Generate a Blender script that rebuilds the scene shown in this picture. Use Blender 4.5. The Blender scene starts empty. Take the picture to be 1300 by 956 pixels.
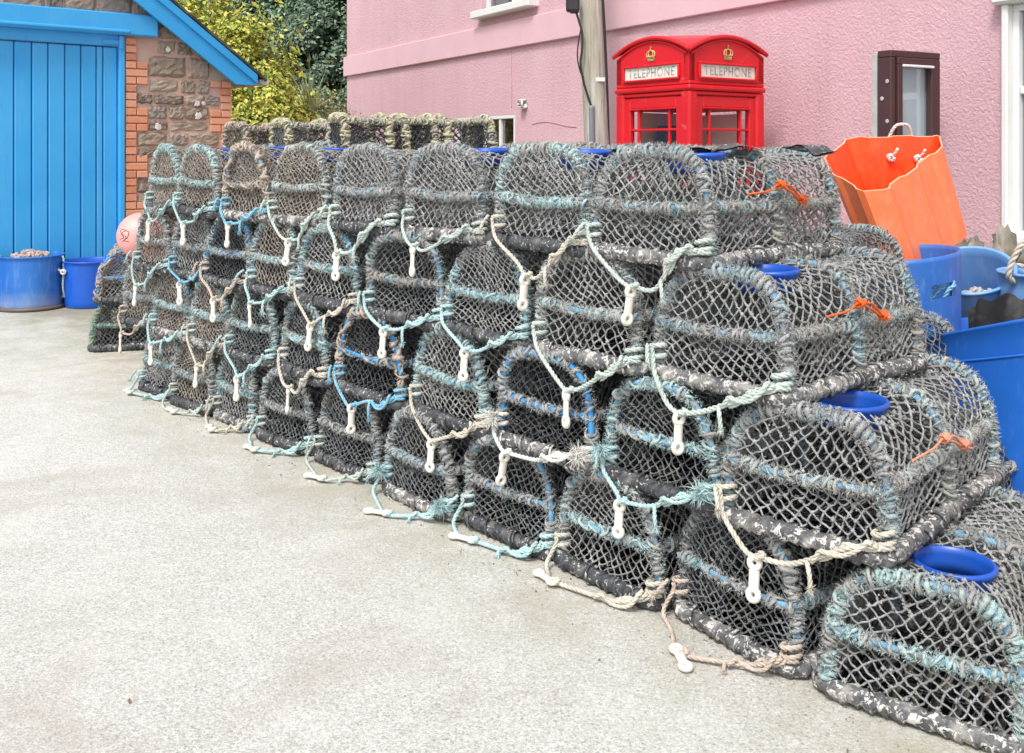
import bpy, math, random
import numpy as np
from mathutils import Vector, Matrix

random.seed(7)
RNG = np.random.default_rng(11)
scene = bpy.context.scene
COL = scene.collection
PI = math.pi
EYE = 1.4
F = 1264.0


# ------------------------------------------------------------------ helpers
class MB:
    """Collects shapes, then links them as one mesh object."""

    def __init__(self):
        self.v, self.f, self.n = [], [], 0

    def add(self, verts, faces, mat=0):
        verts = np.asarray(verts, float).reshape(-1, 3)
        if isinstance(faces, np.ndarray):
            self.f.append((faces + self.n, mat))
        else:
            by = {}
            for q in faces:
                by.setdefault(len(q), []).append(q)
            for q in by.values():
                self.f.append((np.array(q) + self.n, mat))
        self.v.append(verts)
        self.n += len(verts)
        return self

    def xf(self, M):
        M = np.array(M)
        for i, v in enumerate(self.v):
            self.v[i] = v @ M[:3, :3].T + M[:3, 3]
        return self

    def mesh(self, name, smooth=True):
        me = bpy.data.meshes.new(name)
        V = np.concatenate(self.v)
        loops = np.concatenate([f.ravel() for f, m in self.f])
        tot = np.concatenate([np.full(len(f), f.shape[1]) for f, m in self.f])
        mats = np.concatenate([np.full(len(f), m) for f, m in self.f])
        start = np.concatenate([[0], np.cumsum(tot)[:-1]])
        me.vertices.add(len(V))
        me.vertices.foreach_set('co', V.astype(np.float32).ravel())
        me.loops.add(len(loops))
        me.loops.foreach_set('vertex_index', loops.astype(np.int32))
        me.polygons.add(len(tot))
        me.polygons.foreach_set('loop_start', start.astype(np.int32))
        me.polygons.foreach_set('material_index', mats.astype(np.int32))
        me.update(calc_edges=True)
        me.validate()
        me.polygons.foreach_set('use_smooth', np.full(len(me.polygons), smooth))
        return me


def link(name, me, mats, parent=None):
    o = bpy.data.objects.new(name, me)
    if not isinstance(mats, (list, tuple)):
        mats = [mats]
    if not me.materials:
        for m in mats:
            me.materials.append(m)
    COL.objects.link(o)
    if parent is not None:
        o.parent = parent
    return o


def obj(name, mb, mats, parent=None, smooth=True):
    return link(name, mb.mesh(name, smooth), mats, parent)


def thing(name, label, cat, loc=(0, 0, 0), rz=0.0, group=None):
    o = bpy.data.objects.new(name, None)
    COL.objects.link(o)
    o.empty_display_size = 0.1
    o.location = loc
    o.rotation_euler = (0, 0, rz)
    tag(o, label, cat, group)
    return o


def tag(o, label, cat, group=None, kind=None):
    if label:
        o['label'] = label
    if cat:
        o['category'] = cat
    if group:
        o['group'] = group
    if kind:
        o['kind'] = kind
    return o


def frames(P, closed=False):
    P = np.asarray(P, float)
    if closed:
        T = np.roll(P, -1, 0) - np.roll(P, 1, 0)
    else:
        T = np.gradient(P, axis=0)
    T /= np.linalg.norm(T, axis=1)[:, None] + 1e-12
    N = np.zeros_like(P)
    ref = np.array([0, 0, 1.0]) if abs(T[0][2]) < 0.9 else np.array([1.0, 0, 0])
    n = ref - T[0] * ref.dot(T[0])
    n /= np.linalg.norm(n)
    N[0] = n
    for i in range(1, len(P)):
        t = T[i]
        n = n - t * n.dot(t)
        n /= math.sqrt(n.dot(n)) + 1e-12
        N[i] = n
    B = np.cross(T, N)
    return T, N, B


def ring_faces(n, k, closed):
    i = np.arange(n if closed else n - 1)[:, None]
    j = np.arange(k)[None, :]
    i2 = (i + 1) % n
    j2 = (j + 1) % k
    return np.stack([i * k + j, i * k + j2, i2 * k + j2, i2 * k + j], -1).reshape(-1, 4)


def tube(mb, P, r, k=6, closed=False, mat=0, caps=True, rfun=None, fr=None):
    P = np.asarray(P, float)
    n = len(P)
    T, N, B = fr if fr is not None else frames(P, closed)
    a = np.linspace(0, 2 * PI, k, endpoint=False)
    r = np.broadcast_to(np.asarray(r, float), (n,))[:, None] * np.ones((1, k))
    if rfun is not None:
        r = r + rfun(a)
    V = P[:, None, :] + r[..., None] * (np.cos(a)[None, :, None] * N[:, None, :] + np.sin(a)[None, :, None] * B[:, None, :])
    mb.add(V.reshape(-1, 3), ring_faces(n, k, closed), mat)
    if caps and not closed:
        mb.f.append((np.array([list(range(k))[::-1]]) + mb.n - n * k, mat))
        mb.f.append((np.array([list(range(k))]) + mb.n - k, mat))
    return mb


def catmull(pts, step=0.008):
    p = np.asarray(pts, float)
    q = np.vstack([2 * p[0] - p[1], p, 2 * p[-1] - p[-2]])
    out = []
    for i in range(1, len(q) - 2):
        a, b, c, d = q[i - 1], q[i], q[i + 1], q[i + 2]
        n = max(2, int(np.linalg.norm(c - b) / step))
        t = np.linspace(0, 1, n, endpoint=False)[:, None]
        out.append(0.5 * (2 * b + (c - a) * t + (2 * a - 5 * b + 4 * c - d) * t ** 2 + (3 * b - a - 3 * c + d) * t ** 3))
    out.append(q[-2][None])
    return np.concatenate(out)


def rope(mb, P, R, pitch=None, k=5, strands=3, mat=0):
    """A laid rope: strands twisted round the path."""
    P = np.asarray(P, float)
    pitch = pitch or R * 7
    fr = frames(P)
    s = np.concatenate([[0], np.cumsum(np.linalg.norm(np.diff(P, axis=0), axis=1))])
    for q in range(strands):
        ph = 2 * PI * (s / pitch + q / strands)
        C = P + 0.52 * R * (np.cos(ph)[:, None] * fr[1] + np.sin(ph)[:, None] * fr[2])
        tube(mb, C, R * 0.54, k, mat=mat)
    return mb


def hairs(mb, C, N, l0, l1, w=0.0012, mat=0):
    """Frayed fibres: slim triangles standing out from the points C along N."""
    n = len(C)
    d = N + RNG.normal(0, 0.7, (n, 3))
    d /= np.linalg.norm(d, axis=1)[:, None]
    s = np.cross(d, RNG.normal(0, 1, (n, 3)))
    s /= np.linalg.norm(s, axis=1)[:, None] + 1e-9
    L = RNG.uniform(l0, l1, n)[:, None]
    mid = C + d * L * 0.55 + RNG.normal(0, 0.0015, (n, 3))
    tip = C + d * L + RNG.normal(0, 0.003, (n, 3))
    V = np.stack([C - s * w, C + s * w, mid + s * w * 0.7, mid - s * w * 0.7, tip], 1).reshape(-1, 3)
    b = np.arange(n)[:, None] * 5
    mb.add(V, b + np.array([[0, 1, 2, 3]]), mat)
    mb.f.append((b + np.array([[3, 2, 4]]) + mb.n - n * 5, mat))


def box(mb, c, s, mat=0, bev=0.0, R=None):
    """Box at centre c of size s with bevelled edges."""
    hx, hy, hz = s[0] / 2, s[1] / 2, s[2] / 2
    if bev <= 0:
        V = np.array([[x, y, z] for x in (-hx, hx) for y in (-hy, hy) for z in (-hz, hz)])
        Fc = [(0, 1, 3, 2), (4, 6, 7, 5), (0, 4, 5, 1), (2, 3, 7, 6), (0, 2, 6, 4), (1, 5, 7, 3)]
    else:
        b = min(bev, hx * 0.9, hy * 0.9, hz * 0.9)
        V, idx = [], {}
        for sx in (-1, 1):
            for sy in (-1, 1):
                for sz in (-1, 1):
                    for ax in range(3):
                        p = [sx * (hx - b), sy * (hy - b), sz * (hz - b)]
                        p[ax] = (sx * hx, sy * hy, sz * hz)[ax]
                        idx[(sx, sy, sz, ax)] = len(V)
                        V.append(p)
        Fc = []
        for ax in range(3):
            for sg in (-1, 1):
                o1, o2 = (ax + 1) % 3, (ax + 2) % 3
                q = []
                for (a1, a2) in ((-1, -1), (1, -1), (1, 1), (-1, 1)):
                    k = [0, 0, 0]
                    k[ax], k[o1], k[o2] = sg, a1, a2
                    q.append(idx[(*k, ax)])
                Fc.append(tuple(q if sg > 0 else q[::-1]))
        for ax in range(3):
            o1, o2 = (ax + 1) % 3, (ax + 2) % 3
            for a1 in (-1, 1):
                for a2 in (-1, 1):
                    k0, k1 = [0, 0, 0], [0, 0, 0]
                    k0[ax], k1[ax] = -1, 1
                    k0[o1] = k1[o1] = a1
                    k0[o2] = k1[o2] = a2
                    q = (idx[(*k0, o1)], idx[(*k1, o1)], idx[(*k1, o2)], idx[(*k0, o2)])
                    Fc.append(q if a1 * a2 > 0 else q[::-1])
        for sx in (-1, 1):
            for sy in (-1, 1):
                for sz in (-1, 1):
                    q = tuple(idx[(sx, sy, sz, a)] for a in range(3))
                    Fc.append(q if sx * sy * sz > 0 else q[::-1])
        V = np.array(V)
    if R is not None:
        V = V @ np.array(R).T
    mb.add(V + np.asarray(c, float), Fc, mat)
    return mb


def lathe(mb, prof, k=40, mat=0, closed_prof=False):
    a = np.linspace(0, 2 * PI, k, endpoint=False)
    prof = np.asarray(prof, float)
    V = np.stack([prof[:, 0][:, None] * np.cos(a), prof[:, 0][:, None] * np.sin(a), prof[:, 1][:, None] * np.ones(k)], -1)
    n = len(prof)
    mb.add(V.reshape(-1, 3), ring_faces(n, k, closed_prof)[:, ::-1], mat)
    return mb


def prism(mb, poly, y0, y1, mat=0):
    """Extrude an (x, z) polygon (counter-clockwise) from y0 to y1."""
    n = len(poly)
    V = [(x, y0, z) for x, z in poly] + [(x, y1, z) for x, z in poly]
    Fc = [tuple(range(n)), tuple(range(2 * n - 1, n - 1, -1))]
    Fc += [(i, i + n, (i + 1) % n + n, (i + 1) % n) for i in range(n)]
    mb.add(V, Fc, mat)
    return mb


# ------------------------------------------------------------------ materials
def nodes(name):
    m = bpy.data.materials.new(name)
    m.use_nodes = True
    nt = m.node_tree
    return m, nt, nt.nodes['Principled BSDF']


def ramp(nt, fac, stops, interp='LINEAR'):
    r = nt.nodes.new('ShaderNodeValToRGB')
    r.color_ramp.interpolation = interp
    el = r.color_ramp.elements
    while len(el) < len(stops):
        el.new(0.5)
    for e, (p, c) in zip(el, stops):
        e.position = p
        e.color = (*c, 1) if len(c) == 3 else c
    nt.links.new(fac, r.inputs[0])
    return r.outputs[0]


def coords(nt, rand=True, kind='Object', scale=None):
    tc = nt.nodes.new('ShaderNodeTexCoord')
    out = tc.outputs[kind]
    if rand:
        oi = nt.nodes.new('ShaderNodeObjectInfo')
        mu = nt.nodes.new('ShaderNodeMath')
        mu.operation = 'MULTIPLY'
        mu.inputs[1].default_value = 61.0
        nt.links.new(oi.outputs['Random'], mu.inputs[0])
        ad = nt.nodes.new('ShaderNodeVectorMath')
        ad.operation = 'ADD'
        nt.links.new(out, ad.inputs[0])
        nt.links.new(mu.outputs[0], ad.inputs[1])
        out = ad.outputs[0]
    if scale:
        mp = nt.nodes.new('ShaderNodeMapping')
        mp.inputs['Scale'].default_value = scale
        nt.links.new(out, mp.inputs[0])
        out = mp.outputs[0]
    return out


def noise(nt, vec, scale, detail=3, rough=0.55, dist=0.0):
    n = nt.nodes.new('ShaderNodeTexNoise')
    n.inputs['Scale'].default_value = scale
    n.inputs['Detail'].default_value = detail
    n.inputs['Roughness'].default_value = rough
    n.inputs['Distortion'].default_value = dist
    nt.links.new(vec, n.inputs['Vector'])
    return n.outputs['Fac']


def mixc(nt, fac, a, b, blend='MIX'):
    m = nt.nodes.new('ShaderNodeMix')
    m.data_type = 'RGBA'
    m.blend_type = blend
    for s, v in ((0, fac), (6, a), (7, b)):
        if isinstance(v, (int, float)):
            m.inputs[s].default_value = v
        elif isinstance(v, tuple):
            m.inputs[s].default_value = (*v, 1)
        else:
            nt.links.new(v, m.inputs[s])
    return m.outputs[2]


def bump(nt, bsdf, h, strength=0.5, dist=0.01):
    b = nt.nodes.new('ShaderNodeBump')
    b.inputs['Strength'].default_value = strength
    b.inputs['Distance'].default_value = dist
    nt.links.new(h, b.inputs['Height'])
    nt.links.new(b.outputs[0], bsdf.inputs['Normal'])


def weathered(name, base, dark, dirt, scale=12, dirt_scale=5, dirt_at=(0.5, 0.62), rough=0.85, bmp=0.0, bscale=300, spec=0.3, rand=True, kind='Object', flake=None, flake_at=(0.6, 0.64), flake_scale=60, transl=False):
    """base mottled with dark, patches of dirt over it, sharp flakes on top."""
    m, nt, p = nodes(name)
    v = coords(nt, rand, kind)
    c = ramp(nt, noise(nt, v, scale, 4, 0.65), [(0.3, dark), (0.68, base)])
    if dirt is not None:
        f = ramp(nt, noise(nt, v, dirt_scale, 4, 0.6, 0.4), [(dirt_at[0], (0, 0, 0)), (dirt_at[1], (1, 1, 1))])
        c = mixc(nt, f, c, dirt)
    if flake is not None:
        f = ramp(nt, noise(nt, v, flake_scale, 4, 0.7, 0.8), [(flake_at[0], (0, 0, 0)), (flake_at[1], (1, 1, 1))])
        c = mixc(nt, f, c, flake)
    nt.links.new(c, p.inputs['Base Color'])
    p.inputs['Roughness'].default_value = rough
    p.inputs['Specular IOR Level'].default_value = spec
    if bmp:
        bump(nt, p, noise(nt, v, bscale, 3), bmp, 0.004)
    return m


W = weathered
NET = dict(
    grey=W('net_grey', (.47, .475, .47), (.15, .153, .155), (.27, .27, .26), 30, 7, bmp=.6, bscale=300),
    brown=W('net_brown', (.46, .42, .37), (.16, .145, .13), (.29, .255, .22), 30, 7, bmp=.6, bscale=300),
    dark=W('net_dark', (.25, .257, .265), (.065, .070, .076), (.17, .17, .165), 25, 7, bmp=.6, bscale=300),
    black=W('net_black', (.12, .125, .135), (.03, .033, .038), (.08, .08, .08), 25, 7, bmp=.6, bscale=300),
    pale=W('net_pale', (.52, .50, .46), (.20, .19, .18), (.32, .30, .27), 30, 7, bmp=.6, bscale=300),
)
WHIP = dict(
    grey=W('whipping_grey', (.49, .49, .48), (.21, .21, .208), (.32, .40, .41), 35, 9, bmp=.9, bscale=260),
    turq=W('whipping_turquoise', (.50, .64, .63), (.27, .38, .38), (.38, .37, .345), 40, 10, (.48, .60), bmp=.9, bscale=260),
    pale=W('whipping_pale', (.54, .59, .57), (.30, .34, .33), (.38, .37, .34), 30, 10, (.46, .58), bmp=.9, bscale=260),
    mixed=W('whipping_mixed', (.44, .54, .54), (.20, .24, .24), (.36, .345, .32), 40, 11, (.42, .54), bmp=.9, bscale=260),
    beige=W('whipping_beige', (.60, .50, .41), (.36, .29, .23), (.42, .36, .30), 35, 8, bmp=.9, bscale=260),
    yellow=W('whipping_yellow', (.66, .63, .45), (.42, .40, .28), (.46, .44, .38), 30, 8, bmp=.9, bscale=260),
    green=W('whipping_green', (.34, .46, .33), (.2, .28, .2), (.36, .34, .29), 30, 8, bmp=.9, bscale=260),
)
ROPE = dict(
    turq=W('rope_turquoise', (.50, .68, .68), (.34, .50, .51), (.50, .53, .49), 40, 14, (.55, .75), bmp=.4, bscale=500),
    pale=W('rope_pale_green', (.58, .66, .60), (.40, .47, .43), (.50, .50, .44), 40, 14, (.55, .75), bmp=.4, bscale=500),
    cream=W('rope_cream', (.68, .64, .55), (.48, .44, .37), (.50, .46, .39), 40, 14, (.55, .75), bmp=.4, bscale=500),
    white=W('rope_white', (.80, .79, .75), (.60, .58, .54), (.62, .60, .55), 40, 14, (.6, .8), bmp=.4, bscale=500),
    beige=W('rope_beige', (.62, .53, .45), (.44, .36, .30), (.48, .42, .36), 40, 14, (.55, .75), bmp=.4, bscale=500),
    blue=W('rope_blue', (.28, .55, .70), (.16, .38, .52), (.42, .52, .54), 40, 14, (.58, .75), bmp=.4, bscale=500),
)
ORANGE = W('cord_orange', (.85, .17, .04), (.6, .11, .03), None, 40)
SALMON = W('cord_salmon', (.80, .34, .22), (.55, .22, .15), None, 40)
BARS = dict(
    blue=W('bar_blue_hose', (.22, .47, .68), (.10, .26, .42), (.24, .24, .24), 25, 12, (.46, .56), .6),
    bright=W('bar_bright_blue_hose', (.05, .36, .78), (.04, .25, .6), (.16, .18, .2), 25, 9, (.6, .7), .5),
    grey=W('bar_grey', (.28, .28, .28), (.12, .12, .12), (.17, .3, .42), 25, 9, (.56, .62), .7),
)
RUBBER = W('rubber_wrapped_bar', (.085, .09, .10), (.02, .022, .027), (.15, .145, .135), 30, 10, (.55, .68), .5, .7, 160, .5, flake=(.55, .53, .49), flake_at=(.585, .62), flake_scale=55)
RUBBER_PALE = W('rubber_wrapped_bar_pale', (.16, .16, .165), (.035, .036, .04), (.30, .29, .27), 30, 12, (.5, .62), .55, .7, 160, .4, flake=(.62, .60, .56), flake_at=(.535, .58), flake_scale=48)
TOG = W('toggle_plastic', (.80, .77, .70), (.66, .62, .54), (.70, .62, .50), 30, 12, (.62, .8), .45)
RINGBLUE = W('entrance_blue_plastic', (.015, .10, .52), (.012, .075, .40), None, 8, rough=.35, spec=.5)


def plastic(name, base, dark, scuff, rough=.4, scuff_at=(.52, .75), low=None):
    """Coloured plastic: faint tone change, vertical scuffs, optionally bleached towards the foot."""
    m, nt, p = nodes(name)
    v = coords(nt, True)
    c = ramp(nt, noise(nt, v, 3, 4), [(.3, dark), (.7, base)])
    v2 = coords(nt, True, scale=(9, 9, 2.2))
    f = ramp(nt, noise(nt, v2, 2.5, 6, .7), [(scuff_at[0], (0, 0, 0)), (scuff_at[1], (.55, .55, .55))])
    c = mixc(nt, f, c, scuff)
    if low:
        tc = nt.nodes.new('ShaderNodeTexCoord')
        sx = nt.nodes.new('ShaderNodeSeparateXYZ')
        nt.links.new(tc.outputs['Object'], sx.inputs[0])
        ad = nt.nodes.new('ShaderNodeMath')
        ad.inputs[1].default_value = 0
        mm = nt.nodes.new('ShaderNodeMath')
        mm.operation = 'MULTIPLY_ADD'
        mm.inputs[1].default_value = .22
        nt.links.new(noise(nt, v, 7, 5), mm.inputs[0])
        nt.links.new(sx.outputs[2], mm.inputs[2])
        g = ramp(nt, mm.outputs[0], [(.10, (.75, .75, .75)), (low[0], (0, 0, 0))])
        c = mixc(nt, g, c, low[1])
    nt.links.new(c, p.inputs['Base Color'])
    p.inputs['Roughness'].default_value = rough
    bump(nt, p, noise(nt, v, 60, 3), .12, .004)
    return m


def concrete():
    m, nt, p = nodes('pale_concrete')
    v = coords(nt, False, 'Object')
    big = noise(nt, v, .55, 6, .62)
    c = ramp(nt, big, [(.32, (.50, .475, .435)), (.5, (.62, .60, .565)), (.68, (.70, .685, .655))])
    # exposed aggregate, two sizes of stone
    for sc, lo, hi, am in ((120, (.16, .145, .13), (.98, .97, .95), .42), (230, (.18, .165, .15), (.96, .95, .93), .45)):
        vo = nt.nodes.new('ShaderNodeTexVoronoi')
        vo.inputs['Scale'].default_value = sc
        nt.links.new(v, vo.inputs['Vector'])
        sp = nt.nodes.new('ShaderNodeSeparateColor')
        nt.links.new(vo.outputs['Color'], sp.inputs[0])
        stone = ramp(nt, sp.outputs[0], [(.0, lo), (.25, (.52, .50, .47)), (.75, (.68, .67, .64)), (1.0, hi)])
        c = mixc(nt, am, c, stone)
    st = ramp(nt, noise(nt, v, 1.5, 5, .6, .6), [(.52, (0, 0, 0)), (.72, (.6, .6, .6))])
    c = mixc(nt, st, c, (.42, .375, .30))
    # pale worn patches
    wp = ramp(nt, noise(nt, v, 2.3, 6, .7), [(.50, (0, 0, 0)), (.72, (.35, .35, .35))])
    c = mixc(nt, wp, c, (.78, .755, .71))
    # green algae along the foot of the stack
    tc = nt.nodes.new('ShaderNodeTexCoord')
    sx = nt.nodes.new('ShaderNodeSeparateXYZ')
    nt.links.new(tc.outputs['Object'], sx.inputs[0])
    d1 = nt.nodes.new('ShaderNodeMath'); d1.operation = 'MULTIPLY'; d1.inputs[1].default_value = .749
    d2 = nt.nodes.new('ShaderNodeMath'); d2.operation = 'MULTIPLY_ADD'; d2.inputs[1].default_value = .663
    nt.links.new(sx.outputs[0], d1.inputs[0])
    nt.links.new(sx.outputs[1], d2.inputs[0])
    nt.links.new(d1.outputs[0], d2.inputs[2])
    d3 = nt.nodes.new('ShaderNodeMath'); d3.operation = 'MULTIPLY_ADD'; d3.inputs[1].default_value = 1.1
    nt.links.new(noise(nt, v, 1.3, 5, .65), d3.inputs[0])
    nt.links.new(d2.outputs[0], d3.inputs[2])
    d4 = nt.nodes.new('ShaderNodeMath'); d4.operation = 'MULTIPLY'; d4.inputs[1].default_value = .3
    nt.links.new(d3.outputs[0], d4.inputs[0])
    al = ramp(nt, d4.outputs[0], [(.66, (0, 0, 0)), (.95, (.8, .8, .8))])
    blot = ramp(nt, noise(nt, v, 5.5, 8, .75), [(.36, (.15, .15, .15)), (.62, (1, 1, 1))])
    am_ = nt.nodes.new('ShaderNodeMath'); am_.operation = 'MULTIPLY'
    nt.links.new(al, am_.inputs[0]); nt.links.new(blot, am_.inputs[1])
    c = mixc(nt, am_.outputs[0], c, (.35, .33, .20))
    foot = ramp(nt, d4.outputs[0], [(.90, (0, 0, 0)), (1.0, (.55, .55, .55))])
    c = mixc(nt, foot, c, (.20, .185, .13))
    sp2 = ramp(nt, noise(nt, v, 120, 2, .5), [(.66, (0, 0, 0)), (.72, (.6, .6, .6))])
    c = mixc(nt, sp2, c, (.22, .205, .17))
    nt.links.new(c, p.inputs['Base Color'])
    p.inputs['Roughness'].default_value = .9
    p.inputs['Specular IOR Level'].default_value = .25
    bump(nt, p, noise(nt, v, 95, 5, .75), .9, .008)
    return m


def roughcast(name, base, dark, s=38, strength=.75):
    m, nt, p = nodes(name)
    v = coords(nt, False)
    c = ramp(nt, noise(nt, v, .9, 6, .6), [(.3, dark), (.68, base)])
    g2 = ramp(nt, noise(nt, coords(nt, False, scale=(4, 4, .25)), 1.3, 6, .65), [(.50, (0, 0, 0)), (.75, (.40, .40, .40))])
    c = mixc(nt, g2, c, (.50, .33, .36))
    f = ramp(nt, noise(nt, coords(nt, False, scale=(1.6, 1.6, .3)), 1.1, 5, .6), [(.52, (0, 0, 0)), (.8, (.35, .35, .35))])
    c = mixc(nt, f, c, (.76, .56, .58))
    nt.links.new(c, p.inputs['Base Color'])
    p.inputs['Roughness'].default_value = .85
    p.inputs['Specular IOR Level'].default_value = .3
    bump(nt, p, noise(nt, v, s, 4, .6, .5), strength, .02)
    return m


def paint(name, base, dark, dirt=None, dirt_at=(.66, .74), rough=.45, bs=40, bst=.08):
    m, nt, p = nodes(name)
    v = coords(nt, False)
    c = ramp(nt, noise(nt, v, 2.0, 6, .65), [(.3, dark), (.7, base)])
    if dirt:
        f = ramp(nt, noise(nt, v, 9, 8, .75), [(dirt_at[0], (0, 0, 0)), (dirt_at[1], (.8, .8, .8))])
        c = mixc(nt, f, c, dirt)
    nt.links.new(c, p.inputs['Base Color'])
    p.inputs['Roughness'].default_value = rough
    bump(nt, p, noise(nt, v, bs, 4), bst, .01)
    return m


def glass(name, tint=(.8, .85, .85), clear=.75, rough=.03):
    m, nt, p = nodes(name)
    out = [n for n in nt.nodes if n.type == 'OUTPUT_MATERIAL'][0]
    tr = nt.nodes.new('ShaderNodeBsdfTransparent')
    tr.inputs[0].default_value = (*tint, 1)
    gl = nt.nodes.new('ShaderNodeBsdfGlossy')
    gl.inputs['Roughness'].default_value = rough
    mx = nt.nodes.new('ShaderNodeMixShader')
    mx.inputs[0].default_value = 1 - clear
    nt.links.new(tr.outputs[0], mx.inputs[1])
    nt.links.new(gl.outputs[0], mx.inputs[2])
    nt.links.new(mx.outputs[0], out.inputs[0])
    return m


def leafmat(name, cols, rough=.5):
    m, nt, p = nodes(name)
    g = nt.nodes.new('ShaderNodeNewGeometry')
    c = ramp(nt, g.outputs['Random Per Island'], cols)
    v = coords(nt, False)
    c = mixc(nt, ramp(nt, noise(nt, v, 1.6, 3), [(.32, (.55, .55, .55)), (.6, (0, 0, 0))]), c, tuple(x * .45 for x in cols[0][1]))
    nt.links.new(c, p.inputs['Base Color'])
    p.inputs['Roughness'].default_value = rough
    return m


# ------------------------------------------------------------------ camera and light
cam = bpy.data.cameras.new('camera')
camo = bpy.data.objects.new('camera', cam)
COL.objects.link(camo)
camo.location = (0, 0, EYE)
camo.rotation_euler = (PI / 2, 0, 0)
cam.sensor_width = 36
cam.lens = 36 * F / 1300
cam.shift_y = (190 - 478) / 1300
cam.clip_start = .05
cam.clip_end = 2000
scene.camera = camo

wd = bpy.data.worlds.new('World')
scene.world = wd
wd.use_nodes = True
wn = wd.node_tree
bg = wn.nodes['Background']
sky = wn.nodes.new('ShaderNodeTexSky')
sky.sky_type = 'NISHITA'
sky.sun_disc = False
SUN_EL, SUN_AZ = math.radians(56), math.radians(205)
sky.sun_elevation = SUN_EL
sky.sun_rotation = SUN_AZ
sky.air_density = 1.0
sky.dust_density = 3.0
hs = wn.nodes.new('ShaderNodeHueSaturation')
hs.inputs['Saturation'].default_value = .22
wn.links.new(sky.outputs[0], hs.inputs['Color'])
wn.links.new(hs.outputs[0], bg.inputs['Color'])
bg.inputs['Strength'].default_value = .215

sl = bpy.data.lights.new('sun', 'SUN')
sl.energy = 2.7
sl.angle = math.radians(14)
sl.color = (1, .97, .93)
so = bpy.data.objects.new('sun', sl)
COL.objects.link(so)
sd = Vector((math.sin(SUN_AZ) * math.cos(SUN_EL), math.cos(SUN_AZ) * math.cos(SUN_EL), math.sin(SUN_EL)))
so.rotation_euler = sd.to_track_quat('Z', 'Y').to_euler()
so.location = (0, -5, 12)
scene.view_settings.view_transform = 'Standard'
scene.view_settings.look = 'None'
scene.view_settings.exposure = 0
scene.render.engine = 'CYCLES'
scene.cycles.max_bounces = 8
scene.cycles.transparent_max_bounces = 12

# ------------------------------------------------------------------ ground
mb = MB()
mb.add([(-300, -60, 0), (300, -60, 0), (300, 500, 0), (-300, 500, 0)], [(0, 1, 2, 3)])
g = obj('ground', mb, concrete(), smooth=False)
g['kind'] = 'structure'

# ------------------------------------------------------------------ lobster pots
POT_W, POT_H, POT_L = .43, .375, .85
TIER = .347


def arch(w, h, n, z0=.04, m=240):
    th = np.linspace(0, PI, m)
    x = -w / 2 * np.sign(np.cos(th)) * np.abs(np.cos(th)) ** (2 / n)
    z = z0 + (h - z0) * np.abs(np.sin(th)) ** (2 / n)
    P = np.stack([x, z], 1)
    s = np.concatenate([[0], np.cumsum(np.linalg.norm(np.diff(P, axis=0), axis=1))])
    return P, s


def lattice(u0, u1, v0, v1, a, b, jit, shear=0.0):
    ni = int((u1 - u0) / a) + 6
    nj = int((v1 - v0) / b) + 6
    I, J = np.meshgrid(np.arange(-3, ni), np.arange(-3, nj), indexing='ij')
    U = u0 + I * a + RNG.normal(0, jit, I.shape)
    Vv = v0 + J * b + RNG.normal(0, jit, I.shape)
    ph = RNG.uniform(0, 6, 4)
    k = 2 * PI / .3
    U = U + .013 * np.sin(k * Vv + ph[0]) + .010 * np.sin(.7 * k * U + ph[1]) + .004 * np.sin(3.1 * k * Vv + ph[2]) + shear * (Vv - v0)
    Vv = Vv + .014 * np.sin(k * U * .9 + ph[2]) + .008 * np.sin(1.3 * k * Vv + ph[3])
    par = (I + J) % 2 == 0
    out = []
    A = par[:-1, :-1]
    out.append((np.stack([U[:-1, :-1], Vv[:-1, :-1]], -1)[A], np.stack([U[1:, 1:], Vv[1:, 1:]], -1)[A]))
    A = par[1:, :-1]
    out.append((np.stack([U[1:, :-1], Vv[1:, :-1]], -1)[A], np.stack([U[:-1, 1:], Vv[:-1, 1:]], -1)[A]))
    return np.concatenate([o[0] for o in out]), np.concatenate([o[1] for o in out])


def clip(p, q, inside):
    ip, iq = inside(p), inside(q)
    keep = ip | iq
    p, q, ip, iq = p[keep], q[keep], ip[keep], iq[keep]
    sw = ~ip
    p2 = np.where(sw[:, None], q, p)
    q2 = np.where(sw[:, None], p, q)
    both = ip & iq
    lo = np.zeros(len(p2)); hi = np.ones(len(p2))
    for _ in range(9):
        mid = (lo + hi) / 2
        ins = inside(p2 + (q2 - p2) * mid[:, None])
        lo = np.where(ins, mid, lo); hi = np.where(ins, hi, mid)
    t = np.where(both, 1.0, lo)
    return p2, p2 + (q2 - p2) * t[:, None]


def bars4(mb, A, B, r, mat=0):
    n = len(A)
    d = B - A
    L = np.linalg.norm(d, axis=1)
    ok = L > 1e-4
    A, B, d, L = A[ok], B[ok], d[ok], L[ok]
    n = len(A)
    d /= L[:, None]
    ref = RNG.normal(0, 1, (n, 3))
    u = np.cross(d, ref); u /= np.linalg.norm(u, axis=1)[:, None] + 1e-9
    v = np.cross(d, u)
    r1 = (r * RNG.uniform(.7, 1.35, n))[:, None]
    r2 = (r * RNG.uniform(.7, 1.35, n))[:, None]
    ring = [u, v, -u, -v]
    V = np.stack([A + x * r1 for x in ring] + [B + x * r2 for x in ring], 1).reshape(-1, 3)
    b = np.arange(n)[:, None] * 8
    Fq = np.concatenate([b + np.array([[i, (i + 1) % 4, 4 + (i + 1) % 4, 4 + i]]) for i in range(4)])
    mb.add(V, Fq, mat)


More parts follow.
